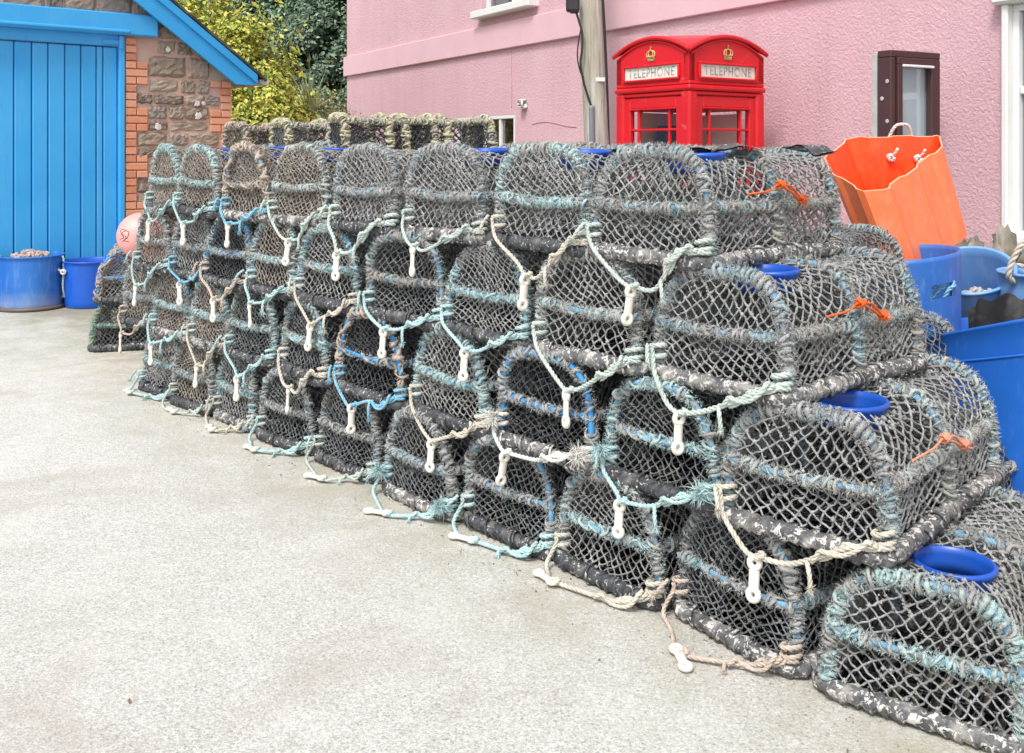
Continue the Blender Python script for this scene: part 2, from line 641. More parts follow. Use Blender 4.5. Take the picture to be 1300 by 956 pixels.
def knots(mb, C, r, mat=0):
    n = len(C)
    D = np.array([[1, 0, 0], [0, 1, 0], [-1, 0, 0], [0, -1, 0], [0, 0, 1], [0, 0, -1]], float)
    R = r * (0.75 + 1.1 * RNG.random(n) ** 3)
    V = C[:, None, :] + D[None] * R[:, None, None] * RNG.uniform(.6, 1.3, (n, 6, 1))
    b = np.arange(n)[:, None] * 6
    T = np.array([[0, 1, 4], [1, 2, 4], [2, 3, 4], [3, 0, 4], [1, 0, 5], [2, 1, 5], [3, 2, 5], [0, 3, 5]])
    mb.add(V.reshape(-1, 3), (b[:, None, :] + T[None]).reshape(-1, 3), mat)


def netting(mb, p, q, f, tw, kn):
    A, B = f(p), f(q)
    mid = (A + B) / 2 + RNG.normal(0, .0022, A.shape) - np.array([0, 0, .0012])
    bars4(mb, A, mid, tw)
    bars4(mb, mid, B, tw)
    knots(mb, A, kn)
    # drab growth and loose fibres on the twine
    k = RNG.random(len(A)) < .85
    hairs(mb, mid[k], RNG.normal(0, 1, (k.sum(), 3)), .004, .011, .0011)
    k = RNG.random(len(A)) < .5
    hairs(mb, A[k], RNG.normal(0, 1, (k.sum(), 3)), .005, .013, .0012)
    ph = RNG.uniform(0, 6, 6)
    g = np.sin(A[:, 0] * 31 + ph[0] + 2 * np.sin(A[:, 1] * 11 + ph[1])) + np.sin(A[:, 2] * 37 + ph[2]) + np.sin(A[:, 1] * 23 + ph[3] + A[:, 2] * 9) + RNG.normal(0, .7, len(A))
    k = g > .95
    for q in range(2):
        c = A[k] * (q * .5) + mid[k] * (1 - q * .5) + RNG.normal(0, .0025, (k.sum(), 3))
        knots(mb, c, tw * 1.7)
        hairs(mb, c, RNG.normal(0, 1, c.shape), .006, .015, .0013)


def snoise(n, k):
    """Smooth random signal of n samples, k samples wide."""
    x = np.convolve(RNG.normal(0, 1, n + 2 * k), np.hanning(k + 2)[1:-1], 'same')[k:n + k]
    return x / (np.std(x) + 1e-9)


def whip(mb, P, rad, rr, pitch, fuzz, k=5):
    """Old rope wound unevenly round a bar that follows P, matted with growth."""
    s = np.concatenate([[0], np.cumsum(np.linalg.norm(np.diff(P, axis=0), axis=1))])
    L = s[-1]
    for turn, share in ((1, 1.0), (-1, .55)):
        n = int(L / pitch * 9)
        t = np.linspace(0, L, n)
        C = np.stack([np.interp(t, s, P[:, i]) for i in range(3)], 1)
        T, N, B = frames(C)
        rate = 2 * PI / pitch * np.clip(1 + .45 * snoise(n, 26), .25, 2.2) * (1 if turn > 0 else .7)
        ph = turn * np.cumsum(rate) * (L / n)
        R = (rad + (0 if turn > 0 else rr * .9)) * (1 + .10 * snoise(n, 5) + .10 * snoise(n, 14))
        d = np.cos(ph)[:, None] * N + np.sin(ph)[:, None] * B
        H = C + d * R[:, None] + T * (pitch * .28 * snoise(n, 6))[:, None]
        rv = np.clip(rr * (1 + .28 * snoise(n, 3) + .2 * snoise(n, 20)), rr * .4, rr * 1.8)
        if turn < 0:
            cut = snoise(n, 40)
            rv = np.where(cut > np.quantile(cut, 1 - share), rv * .9, rr * .12)
            H = np.where((rv < rr * .2)[:, None], C, H)
        tube(mb, H, rv, k)
    m = int(L * 190)
    i = RNG.integers(0, n, m)
    a = RNG.uniform(0, 2 * PI, m)
    dd = np.cos(a)[:, None] * N[i] + np.sin(a)[:, None] * B[i]
    knots(mb, C[i] + dd * (rad + rr * .5) + RNG.normal(0, .002, (m, 3)), rr * .85)
    m = int(L * fuzz * 1.5)
    i = RNG.integers(0, n, m)
    a = RNG.uniform(0, 2 * PI, m)
    dd = np.cos(a)[:, None] * N[i] + np.sin(a)[:, None] * B[i]
    hairs(mb, C[i] + dd * (rad + rr * .8), dd, .005, .017, .0011)


def bar_path(pts, step=.02):
    return catmull(pts, step)


VARIANTS = []


def make_body(i, n_exp=2.7, w=POT_W, h=POT_H, L=POT_L, a=.0235, b=.0185, tw=.0029, bays=2, whip_pitch=.022, whip_r=.0050, shear=0.0, fuzz=1100, top_rails=False):
    """All the meshes of one pot body; copies share them."""
    d = {}
    P2, S = arch(w, h, n_exp)
    Stot = S[-1]
    lean = RNG.normal(0, .013, (bays + 1, 2))
    hoops = []
    for k in range(bays + 1):
        y = .012 + (L - .024) * k / bays
        t = np.linspace(0, Stot, 64)
        x = np.interp(t, S, P2[:, 0]); z = np.interp(t, S, P2[:, 1])
        wob = .009 * np.sin(t * 9 + RNG.uniform(0, 6))
        P = np.stack([x + lean[k, 0] * (z / h), y + wob + lean[k, 1] * (z / h), z + .003 * np.sin(t * 13)], 1)
        hoops.append(P)
    d['hoop'], d['hoop_whip'] = [], []
    for P in hoops:
        m1 = MB(); tube(m1, P, .0105, 8)
        d['hoop'].append(m1.mesh('hoop'))
        m2 = MB(); whip(m2, P, .0145, whip_r, whip_pitch, fuzz)
        d['hoop_whip'].append(m2.mesh('whipping'))
    # rails half-way up: front, back, two sides
    zr = .185
    xr = np.interp(zr, P2[:len(P2) // 2, 1], P2[:len(P2) // 2, 0])
    d['rail'], d['rail_whip'] = [], []
    rails = [[(xr, .008, zr), (0, .0, zr - .008), (-xr, .008, zr)], [(xr, L - .01, zr), (0, L, zr), (-xr, L - .01, zr)],
             [(xr, .01, zr), (xr * .97, L * .5, zr - .004), (xr, L - .01, zr)], [(-xr, .01, zr), (-xr * .97, L * .5, zr - .004), (-xr, L - .01, zr)]]
    if top_rails:
        for sx in (-1, 1):
            rails.append([(sx * (w / 2 - .012), .01, h - .012), (sx * (w / 2 - .01), L * .5, h - .02), (sx * (w / 2 - .012), L - .01, h - .012)])
    for R in rails:
        P = catmull(R, .03)
        m1 = MB(); tube(m1, P, .0085, 7)
        d['rail'].append(m1.mesh('rail'))
        m2 = MB(); whip(m2, P, .0115, .0046, whip_pitch * 1.1, fuzz * .9)
        d['rail_whip'].append(m2.mesh('whipping'))
    # rubber-wrapped base frame
    rb = .025
    cw, cl, cr = w / 2 + .012, L, .05
    pts = []
    for (cx, cy, a0) in ((cw - cr, cl - cr, 0), (-cw + cr, cl - cr, 90), (-cw + cr, cr - .008, 180), (cw - cr, cr - .008, 270)):
        for q in range(0, 91, 15):
            an = math.radians(a0 + q)
            pts.append((cx + cr * math.cos(an), cy + cr * math.sin(an), rb + .003))
    P = np.array(pts + [pts[0]])
    s = np.concatenate([[0], np.cumsum(np.linalg.norm(np.diff(P, axis=0), axis=1))])
    t = np.linspace(0, s[-1], 520, endpoint=False)
    C = np.stack([np.interp(t, s, P[:, j]) for j in range(3)], 1)
    C[:, 2] += .003 * np.sin(t * 7 + i)
    warp = np.cumsum(RNG.normal(0, .02, len(t)))
    warp -= np.linspace(0, warp[-1], len(t))
    turns = round(s[-1] / .034)

    def strip(an):
        u = t[:, None] / s[-1] * turns + an[None, :] / (2 * PI) + warp[:, None]
        fr = u - np.floor(u)
        return (.004 + .005 * np.abs(np.sin(t * 11 + i)))[:, None] * fr ** 1.5 + .0018 * np.sin(an * 3 + t[:, None] * 90) + RNG.normal(0, .0007, (len(t), len(an)))
    m1 = MB(); tube(m1, C, rb - .004, 12, closed=True, rfun=strip)
    # loose ends and ridges of the rubber strip
    for q in range(22):
        j = RNG.integers(0, len(C))
        an = RNG.uniform(0, 6.3)
        T_, N_, B_ = frames(C[[j, (j + 3) % len(C)]])
        th = np.linspace(an, an + RNG.uniform(1.5, 4.5), 12)
        Q = C[j] + (rb + .006) * (np.cos(th)[:, None] * N_[0] + np.sin(th)[:, None] * B_[0]) + T_[0] * np.linspace(0, .03, 12)[:, None]
        tube(m1, Q, .0042, 5)
    d['base'] = m1.mesh('base_frame')
    # netting panels
    half = len(P2) // 2

    def in_end(p):
        x, z = p[:, 0], p[:, 1]
        return (z > .035) & ((np.abs(x) / (w / 2 - .004)) ** n_exp + (np.clip(z - .04, 0, 9) / (h - .044)) ** n_exp < 1)
    d['end'] = []
    for y, sg in ((.012, 1), (L - .012, -1)):
        p, q = clip(*lattice(-w / 2, w / 2, 0, h, a * .78, b * .90, .0022, shear), in_end)
        sag = RNG.uniform(.01, .028)

        def f(p, y=y, sg=sg, sag=sag):
            x, z = p[:, 0], p[:, 1]
            e = np.clip(1 - (np.abs(x) / (w / 2)) ** 2 - ((z - h / 2) / (h / 2)) ** 2, 0, 1)
            return np.stack([x, y + sg * sag * e * np.abs(np.sin((z - .04) * 9.2)), z - .006 * e], 1)
        m1 = MB(); netting(m1, p, q, f, tw * .84, tw * 1.6)
        d['end'].append(m1.mesh('end_netting'))
    y0, y1 = .012, L - .012
    mside = MB()

    rx = .045 * RNG.uniform(-.6, 1.2)

    def in_side(p):
        e = ((p[:, 0] - Stot / 2 - rx) / .104) ** 2 + ((p[:, 1] - L * .27) / .092) ** 2
        return (e > 1) & (p[:, 0] > .004) & (p[:, 0] < Stot - .004) & (p[:, 1] > y0) & (p[:, 1] < y1)

    def fs(p):
        s_, y = p[:, 0], p[:, 1]
        x = np.interp(s_, S, P2[:, 0]); z = np.interp(s_, S, P2[:, 1])
        fr = ((y - y0) / ((y1 - y0) / bays)) % 1.0
        pin = .055 * np.sin(PI * fr) ** 1.0
        return np.stack([x * (1 - pin), y, .04 + (z - .04) * (1 - pin * .8)], 1)
    p, q = clip(*lattice(0, Stot, y0, y1, a * .88, b * 1.14, .0024, 0), in_side)
    netting(mside, p, q, fs, tw, tw * 1.75)
    d['side'] = mside.mesh('side_netting')
    # dividing net half-way along (dark parlour net)
    p, q = clip(*lattice(-w / 2, w / 2, 0, h, .023, .02, .003), in_end)

    def fm(p):
        x, z = p[:, 0], p[:, 1]
        e = np.clip(1 - (np.abs(x) / (w / 2)) ** 2 - ((z - h / 2) / (h / 2)) ** 2, 0, 1)
        return np.stack([x * (1 - .3 * e), L * .5 + .16 * e, z * (1 - .2 * e) + .03 * e], 1)
    m1 = MB()
    A, B = fm(p), fm(q)
    bars4(m1, A, B, .0026); knots(m1, A, .004)
    d['inner'] = m1.mesh('inner_netting')
    # slatted floor
    m1 = MB()
    for q in range(9):
        x = -w / 2 + .03 + q * (w - .06) / 8
        box(m1, (x, L / 2, .026), (.030, L - .04, .012), bev=.003)
    for y in (.1, L * .5, L - .1):
        box(m1, (0, y, .0395), (w - .02, .02, .012), bev=.003)
    d['floor'] = m1.mesh('floor')
    # blue entrance funnel in the roof of the front bay
    m1 = MB()
    prof = [(.099, .007), (.104, .004), (.106, -.001), (.103, -.007), (.098, -.012), (.092, -.03), (.086, -.06), (.081, -.06), (.087, -.03), (.091, -.012), (.094, .006)]
    lathe(m1, prof, 36, closed_prof=True)
    zt = h - .010
    Mx = Matrix.Translation((rx, L * .27, zt)) @ Matrix.Rotation(RNG.uniform(-.06, .06), 4, 'X') @ Matrix.Diagonal((1.0, .86, 1, 1))
    m1.xf(Mx)
    d['ring'] = m1.mesh('entrance_ring')
    d['dims'] = (w, h, L, n_exp, xr, zr)
    return d


VARIANTS += [make_body(0, 3.0, h=.362), make_body(1, 3.3, w=.44, h=.365, a=.0225, b=.0175, shear=.12), make_body(2, 2.7, w=.42, h=.366, a=.022, b=.019, shear=-.1),
             make_body(3, 3.2, w=.43, h=.36, a=.025, b=.020, tw=.0032, whip_pitch=.018, whip_r=.0056, fuzz=1900), make_body(4, 3.5, w=.44, h=.358, a=.024, b=.018, shear=.2),
             make_body(5, 2.8, w=.435, h=.364, a=.0215, b=.0185, shear=-.2, fuzz=1300), make_body(6, 3.1, w=.425, h=.358, a=.024, b=.0195, shear=.06, whip_pitch=.030, whip_r=.0052, fuzz=1100),
             make_body(7, 2.6, w=.43, h=.368, a=.0235, b=.0175, shear=-.06, whip_pitch=.019, whip_r=.0056, fuzz=1500), make_body(8, 3.4, w=.43, h=.36, a=.023, b=.0185, shear=.14, fuzz=1200)]
SPREAD = {0: [0, 5], 1: [1, 6], 2: [2, 7], 3: [3, 3], 4: [4, 8]}
BIG = make_body(5, 3.3, w=.45, h=.352, L=.81, a=.0235, b=.0205, tw=.0033, whip_pitch=.018, whip_r=.0056, fuzz=2200)
BEIGE = make_body(6, 2.8, w=.43, h=.372, a=.024, b=.019, whip_pitch=.046, whip_r=.0070, fuzz=500)


def toggle_mesh(mb, M, L=.118, hole=.0062):
    """Dog-bone toggle with an eye at both ends, hanging along -Z from its upper eye at the origin of M."""
    t = MB()
    a = np.linspace(0, 2 * PI, 22, endpoint=False)
    for z in (0, -(L - .034)):
        C = np.stack([.0128 * np.cos(a), 0 * a, z + .0142 * np.sin(a)], 1)
        tube(t, C, .0088, 8, closed=True)
    P = np.array([(0, 0, -.012), (0, 0, -.022), (0, 0, -(L - .034) / 2), (0, 0, -(L - .034) + .022), (0, 0, -(L - .034) + .012)])
    n0 = len(t.v)
    tube(t, catmull(P, .006), .0108, 10)
    t.v[n0][:, 0] *= 1.35
    t.v[n0][:, 1] *= .72
    t.xf(M)
    mb.v += t.v
    mb.f += [(f + mb.n, m) for f, m in t.f]
    mb.n += t.n


def bridle(root, d, ropem, ground, hang=.10, skew=0.0, R=.0085, tog_yaw=0.0, frayed=False, tail=True, k=5, tog=True):
    w, h, L, n_exp, xr, zr = d['dims']
    rm = MB()
    xa = w / 2 - .004
    # wraps round the left hoop foot
    th = np.linspace(0, 2 * PI * 2.6, 60)
    Pl = np.stack([-xa + .023 * np.cos(th), .008 - .024 * np.sin(th), .065 + th / (2 * PI) * .017 + .008 * np.sin(th * .5 + 1) + .006 * np.cos(th)], 1)
    zl = Pl[-1][2]
    if ground:
        mpt = np.array([skew, -.10 - .07 * RNG.random(), R + .004])
    else:
        mpt = np.array([skew, -.040 - .02 * RNG.random(), -hang])
    jl, jr = RNG.normal(0, .012, 3) * (1, .4, 1), RNG.normal(0, .014, 3) * (1, .4, 1)
    la = np.array([-xa, -.022, .085])
    if ground:
        left = [la + (.0, -.004, .02), la, (-xa - .01, -.055, .025), (-xa * .62 + skew * .3, -.095, R + .002), mpt + (-.02, -.002, 0), mpt]
        right = [mpt, mpt + (.035, .006, .003), (xa * .55, -.075, R + .012), (xa * .9, -.045, .045), (xa, -.028, .062)]
    else:
        left = [la + (0, -.004, .02), la, la * .75 + mpt * .25 + (-.012, -.008, -.012), la * .3 + mpt * .7 + (-.01, -.004, -.016) + jl, mpt + (-.006, 0, -.001), mpt + (.002, -.003, -.005)]
        rb = np.array([xa, -.028, .062])
        right = [mpt + (.002, -.003, -.005), mpt + (.012, 0, .003), rb * .3 + mpt * .7 + (.010, -.004, -.014) + jr, rb * .75 + mpt * .25 + (.01, -.012, .004) - jr, rb]
    rope(rm, Pl, R * .95, k=k)
    rope(rm, catmull(left, .007), R, k=k)
    PR = catmull(right, .007)
    rope(rm, PR, R, k=k)
    # spliced double lay on the right-hand leg
    i0 = int(len(PR) * .45)
    off = np.stack([.012 * np.cos(np.linspace(0, 9, len(PR) - i0)), -.008 + .0 * np.linspace(0, 1, len(PR) - i0), .013 * np.sin(np.linspace(0, 9, len(PR) - i0))], 1)
    rope(rm, PR[i0:] + off, R * .9, k=k)
    rope(rm, PR[i0 + 4:] - off[4:] * .8, R * .8, k=k)
    # wraps round the right hoop foot
    th = np.linspace(0, 2 * PI * 2.7, 60)
    rope(rm, np.stack([xa + .024 * np.cos(th), .008 - .026 * np.sin(th), .046 + th / (2 * PI) * .0165 + .007 * np.cos(th) + .005 * np.sin(th * .6)], 1), R, k=k)
    # knot where the toggle hangs
    th = np.linspace(0, 2 * PI * 1.4, 26)
    kc = mpt + (.014, -.002, .004)
    rope(rm, np.stack([kc[0] + .010 * np.cos(th), kc[1] + .012 * np.sin(th), kc[2] + .006 * th / 6], 1), R * .9, k=k)
    # loose tails with frayed ends
    if tail:
        for (p0, dv) in ((la + (-.01, -.012, .03), np.array([RNG.uniform(-.04, .03), -.03, -.05])), (PR[i0] + (0, -.008, 0), np.array([.02, -.02, -.055]))):
            Q = catmull([p0, p0 + dv * .5 + (.006, -.008, .004), p0 + dv], .007)
            if ground:
                Q[:, 2] = np.maximum(Q[:, 2], R)
            rope(rm, Q, R * .85, k=k)
            e = np.repeat(Q[-1:], 40, 0) + RNG.normal(0, R * .4, (40, 3))
            hairs(rm, e, np.repeat((dv / np.linalg.norm(dv))[None], 40, 0), .008, .028, .0011)
    if frayed:
        for c, n in ((la + (0, -.015, .02), 240), (np.array([xa, -.04, .075]), 240)):
            e = np.repeat(c[None], n, 0) + RNG.normal(0, .007, (n, 3))
            hairs(rm, e, RNG.normal(0, 1, (n, 3)) + np.array([.3, -.6, -.4]), .02, .055, .0015)
    o = obj('bridle_rope', rm, ropem, root)
    if tog:
        tm = MB()
        if ground:
            sg = -1 if RNG.random() < .7 else 1
            M = Matrix.Translation(Vector(mpt) + Vector((-.006, -.006, .006))) @ Matrix.Rotation(RNG.uniform(-.5, .5), 4, 'Z') @ Matrix.Rotation(sg * -PI / 2 * .97, 4, 'Y') @ Matrix.Rotation(PI / 2, 4, 'Z')
            M = M @ Matrix.Translation((0, 0, .01))
        else:
            M = Matrix.Translation(Vector(mpt) + Vector((0, -.004, -.012))) @ Matrix.Rotation(RNG.normal(0, .10), 4, 'Y') @ Matrix.Rotation(-.06, 4, 'X') @ Matrix.Rotation(tog_yaw, 4, 'Z')
        toggle_mesh(tm, M)
        obj('toggle', tm, TOG, o)
    return o


def set_mat(o, m):
    o.material_slots[0].link = 'OBJECT'
    o.material_slots[0].material = m


def place_pot(label, loc, rz, d, net='grey', hoop='grey', bar='blue', rub=None, rail=None, side=None, ring=True, floor=True, inner=True, tilt=(0, 0), group='lobster pots in the stack', cat='lobster pot', name='lobster_pot', rings_mat=None):
    root = thing(name, label, cat, loc, rz, group)
    root.rotation_euler = (tilt[0], tilt[1], rz)
    N, Hm = NET[net], WHIP[hoop]
    rl = WHIP[rail or hoop]
    sw = WHIP[side or ('mixed' if hoop in ('turq', 'pale', 'mixed') else 'mixed' if RNG.random() < .45 else 'grey')]

    def part(nm, me, m, par=root):
        o = link(nm, me, m, par)
        set_mat(o, m)
        return o
    part('base_frame', d['base'], rub or RUBBER)
    for i, (a, b) in enumerate(zip(d['hoop'], d['hoop_whip'])):
        h = part('hoop', a, BARS[bar])
        part('whipping', b, Hm if i == 0 else sw, h)
    for i, (a, b) in enumerate(zip(d['rail'], d['rail_whip'])):
        h = part('rail', a, BARS[bar])
        part('whipping', b, rl if i == 0 else sw, h)
    for e in d['end']:
        part('end_netting', e, N)
    part('side_netting', d['side'], N)
    if inner:
        part('inner_netting', d['inner'], NET['dark'])
    if floor:
        part('floor', d['floor'], RUBBER)
    if ring:
        part('entrance_ring', d['ring'], rings_mat or RINGBLUE)
    return root


LX, LZ, LA, LP, LWD, LC, LOFF = 1.104, 2.261, .847, .506, .443, -.009, .03


def line(s):
    an = LA + LC * s / 2
    return np.array([LX - math.cos(an) * s, LZ + math.sin(an) * s])


def s_from_px(px):
    lo, hi = -1.5, 8
    for _ in range(50):
        m = (lo + hi) / 2
        p = line(m)
        if 650 + F * p[0] / p[1] > px:
            lo = m
        else:
            hi = m
    return lo


ROW = {1: 'bottom', 2: 'second', 3: 'third', 4: 'top'}
ORD = ['first', 'second', 'third', 'fourth', 'fifth', 'sixth', 'seventh', 'eighth', 'ninth', 'tenth', 'eleventh']
# row, index from the right, mid pixel, body, net, front hoop, bar, rope, options, look
POTS = [
    (1, 0, 1168, 'B', 'grey', 'turq', 'blue', None, dict(rail='turq', lash='o2'), 'big grey pot edged in thick turquoise rope'),
    (1, 1, 926, 0, 'dark', 'grey', 'blue', 'beige', dict(ry=.3), 'dark grey pot with beige rope on the ground'),
    (1, 2, 766, 1, 'grey', 'pale', 'blue', 'cream', dict(rail='turq'), 'pale roped pot, cream bridle and white toggle on concrete'),
    (1, 3, 637, 4, 'dark', 'grey', 'blue', 'turq', {}, 'dark pot with turquoise bridle and cream toggle on concrete'),
    (1, 4, 532, 2, 'dark', 'grey', 'blue', 'turq', dict(fray=True), 'dark pot with frayed turquoise bridle lying on concrete'),
    (1, 5, 430, 0, 'dark', 'grey', 'grey', 'pale', {}, 'dark pot with plain grey edge and pale green bridle'),
    (1, 6, 357, 1, 'dark', 'grey', 'grey', 'turq', {}, 'dark pot with turquoise rope on the ground'),
    (1, 7, 290, 2, 'grey', 'turq', 'blue', 'cream', {}, 'turquoise edged pot with cream rope on the ground'),
    (1, 8, 241, 4, 'brown', 'grey', 'grey', 'pale', {}, 'brownish pot with pale green rope on the ground'),
    (1, 9, 199, 0, 'grey', 'turq', 'blue', 'turq', {}, 'turquoise edged pot with turquoise bridle on the ground'),
    (2, 0, 1015, 'B', 'grey', 'grey', 'blue', 'cream', dict(rail='pale', side='pale', lash='s', skew=-.10), 'big grey pot with cream bridle and blue ring above'),
    (2, 1, 834, 1, 'dark', 'turq', 'blue', 'turq', dict(rail='turq', fray=True, skew=-.11), 'turquoise edged pot with frayed turquoise bridle'),
    (2, 2, 690, 4, 'black', 'grey', 'bright', 'white', dict(rail='grey', hang=.0, skew=-.13, fray=True, yaw=1.3), 'black netted pot, bright blue bars and short white rope'),
    (2, 3, 562, 2, 'grey', 'turq', 'blue', 'cream', dict(rail='turq'), 'turquoise edged pot with cream bridle'),
    (2, 4, 464, 'Y', 'black', 'beige', 'bright', 'blue', dict(rail='grey', yaw=1.2), 'beige rope edged pot with bright blue bars inside'),
    (2, 5, 379, 1, 'dark', 'turq', 'blue', 'cream', dict(rail='turq'), 'turquoise edged dark pot with cream bridle'),
    (2, 6, 313, 0, 'dark', 'turq', 'blue', 'turq', dict(rail='turq'), 'turquoise edged dark pot with turquoise bridle'),
    (2, 7, 264, 2, 'brown', 'turq', 'blue', 'cream', {}, 'slim turquoise edged brownish pot with cream bridle'),
    (2, 8, 214, 1, 'brown', 'turq', 'blue', 'turq', {}, 'broad turquoise hooped brown pot with white toggle'),
    (2, 9, 172, 3, 'brown', 'grey', 'grey', 'beige', {}, 'brown netted pot with beige bridle near the far end'),
    (3, 0, 904, 'B', 'grey', 'grey', 'blue', 'pale', dict(rail='grey', lash='o', skew=-.09, yaw=1.1), 'big furry grey pot with orange cord on its side'),
    (3, 1, 740, 3, 'grey', 'pale', 'blue', 'pale', dict(rail='pale'), 'grey pot with pale turquoise edge and pale green bridle'),
    (3, 2, 606, 0, 'grey', 'turq', 'blue', 'turq', dict(rail='turq'), 'turquoise edged pot with turquoise bridle'),
    (3, 3, 508, 4, 'dark', 'mixed', 'blue', 'turq', {}, 'dark grey pot with faded blue edge and turquoise bridle'),
    (3, 4, 407, 1, 'grey', 'turq', 'blue', 'cream', dict(rail='turq'), 'turquoise edged grey pot with cream bridle'),
    (3, 5, 342, 2, 'brown', 'turq', 'blue', 'turq', {}, 'turquoise hooped brownish pot with turquoise bridle'),
    (3, 6, 290, 0, 'black', 'grey', 'bright', 'beige', dict(rail='grey'), 'black netted pot with bright blue bars and beige bridle'),
    (3, 7, 240, 2, 'grey', 'grey', 'blue', 'blue', dict(tail=True), 'grey pot with bright blue knotted rope'),
    (3, 8, 209, 1, 'brown', 'grey', 'grey', 'turq', {}, 'brownish grey pot hiding part of the pink buoy'),
    (4, 0, 813, 'B', 'grey', 'grey', 'blue', 'pale', dict(rail='mixed', lash='o', yaw=1.1), 'big grey pot with orange cord before the phone box'),
    (4, 1, 687, 3, 'grey', 'turq', 'blue', 'cream', dict(rail='turq', yaw=1.2), 'grey pot with turquoise hoop and cream bridle'),
    (4, 2, 555, 3, 'grey', 'grey', 'blue', 'pale', dict(rail='mixed'), 'grey furry pot with pale green bridle'),
    (4, 3, 460, 3, 'grey', 'grey', 'blue', 'pale', {}, 'plain grey pot with pale green bridle and white toggle'),
    (4, 4, 368, 1, 'brown', 'pale', 'grey', 'pale', {}, 'brownish pot with pale turquoise hoop and pale green bridle'),
    (4, 5, 307, 'Y', 'brown', 'beige', 'blue', 'blue', {}, 'tall pot hooped in pale beige rope with blue bridle'),
    (4, 6, 248, 0, 'brown', 'turq', 'grey', 'turq', {}, 'brownish pot with turquoise hoop and turquoise bridle'),
    (4, 7, 212, 2, 'brown', 'turq', 'grey', 'turq', {}, 'turquoise edged pot at the far end above the buoy'),
]
lash_done = []
prev = {}
for (t, k, px, body, net, hoop, bar, ropec, op, look) in POTS:
    d = BIG if body == 'B' else BEIGE if body == 'Y' else VARIANTS[SPREAD[body][(k + t) % 2]]
    sm = (k + (t - 1) * .5) * LP + LOFF * (t - 1) + LWD / 2
    s = s_from_px(px)
    s = .75 * s + .25 * sm if k < 7 else s
    if t in prev:
        s = max(s, prev[t] + (.468 if k < 6 else .43))
    prev[t] = s
    p = line(s)
    an = LA + LC * s + random.gauss(0, .04) * (k > 1)
    an += {(1, 0): -.22, (2, 0): -.12, (1, 1): .15, (1, 2): .06, (2, 1): .06, (3, 0): .03}.get((t, k), 0)
    back = random.uniform(-.012, .03)
    if k == 0:
        an += {1: .0, 2: 0, 3: .0, 4: .0}[t]
    z = (t - 1) * TIER + (.004 if t > 1 else 0)
    lab = f'{look}, {ORD[k]} from right, {ROW[t]} row' + (' up' if t in (2, 3) else '')
    dirx = np.array([math.sin(an), math.cos(an)])
    loc = (p[0] + dirx[0] * back, p[1] + dirx[1] * back, z)
    rub = RUBBER_PALE if (k == 0 or random.random() < .25) else RUBBER
    pot = place_pot(lab, loc, -an, d, net, hoop, bar, rub, op.get('rail'), op.get('side'), group='lobster pots stacked in the front of the pile', tilt=(random.gauss(0, .010), random.gauss(0, .018) if t > 1 else 0), ring=(k == 0 or (t == 4 and k in (1, 2, 4, 5)) or random.random() < .25))
    pot.scale = (1 if k < 6 else .93, {1: 1.0, 2: 1.14, 3: .92, 4: .92}[t] if k == 0 else 1, {(2, 1): .95, (3, 2): .96, (1, 0): .97}.get((t, k), 1))
    if ropec:
        near = k < 5
        bridle(pot, d, ROPE[ropec], t == 1, op.get('hang', random.uniform(.015, .085)), op.get('skew', random.uniform(-.13, .0) if t > 1 else random.uniform(-.13, .10)), random.uniform(.0068, .0084), op.get('yaw', random.choice([0, .2, -.3, .4])), op.get('fray', False), RNG.random() < .55, 5 if near else 4)
    if 'lash' in op:
        w, h, L, n_exp, xr, zr = d['dims']
        x = -xr + .022
        lm = MB()
        y0, y1 = (L * .30, L * .62) if op['lash'] != 's' else (L * .22, L * .55)
        if op['lash'] == 'o2':
            y0, y1 = .12, .34
        P = catmull([(x - .02, y0, zr + .035), (x - .004, y0 + .1, zr + .045), (x + .006, y1 - .13, zr + .065)], .008)
        rope(lm, P, .0042, k=4)
        for sg in (-1, 1):
            Q = catmull([(x + .006, y1 - .13, zr + .065), (x + .014, y1 - .06, zr + .05 + sg * .008), (x + .010, y1, zr + .02 + sg * .004), (x + .006, y1 + .02, zr + .012)], .008)
            rope(lm, Q, .0046, k=5)
        for c in ((x + .008, y1 - .13, zr + .065), (x + .010, y1, zr + .018)):
            th = np.linspace(0, 2 * PI * 2.2, 40)
            rope(lm, np.stack([c[0] + .010 * np.cos(th), c[1] + .004 * th / 2, c[2] + .011 * np.sin(th)], 1), .0045, k=5)
        e = np.repeat(np.array([[x + .010, y1 + .02, zr + .012]]), 60, 0) + RNG.normal(0, .004, (60, 3))
        hairs(lm, e, np.repeat(np.array([[.3, .6, -.3]]), 60, 0), .012, .04, .0012)
        obj('lashing_cord', lm, SALMON if op['lash'] == 's' else ORANGE, pot)

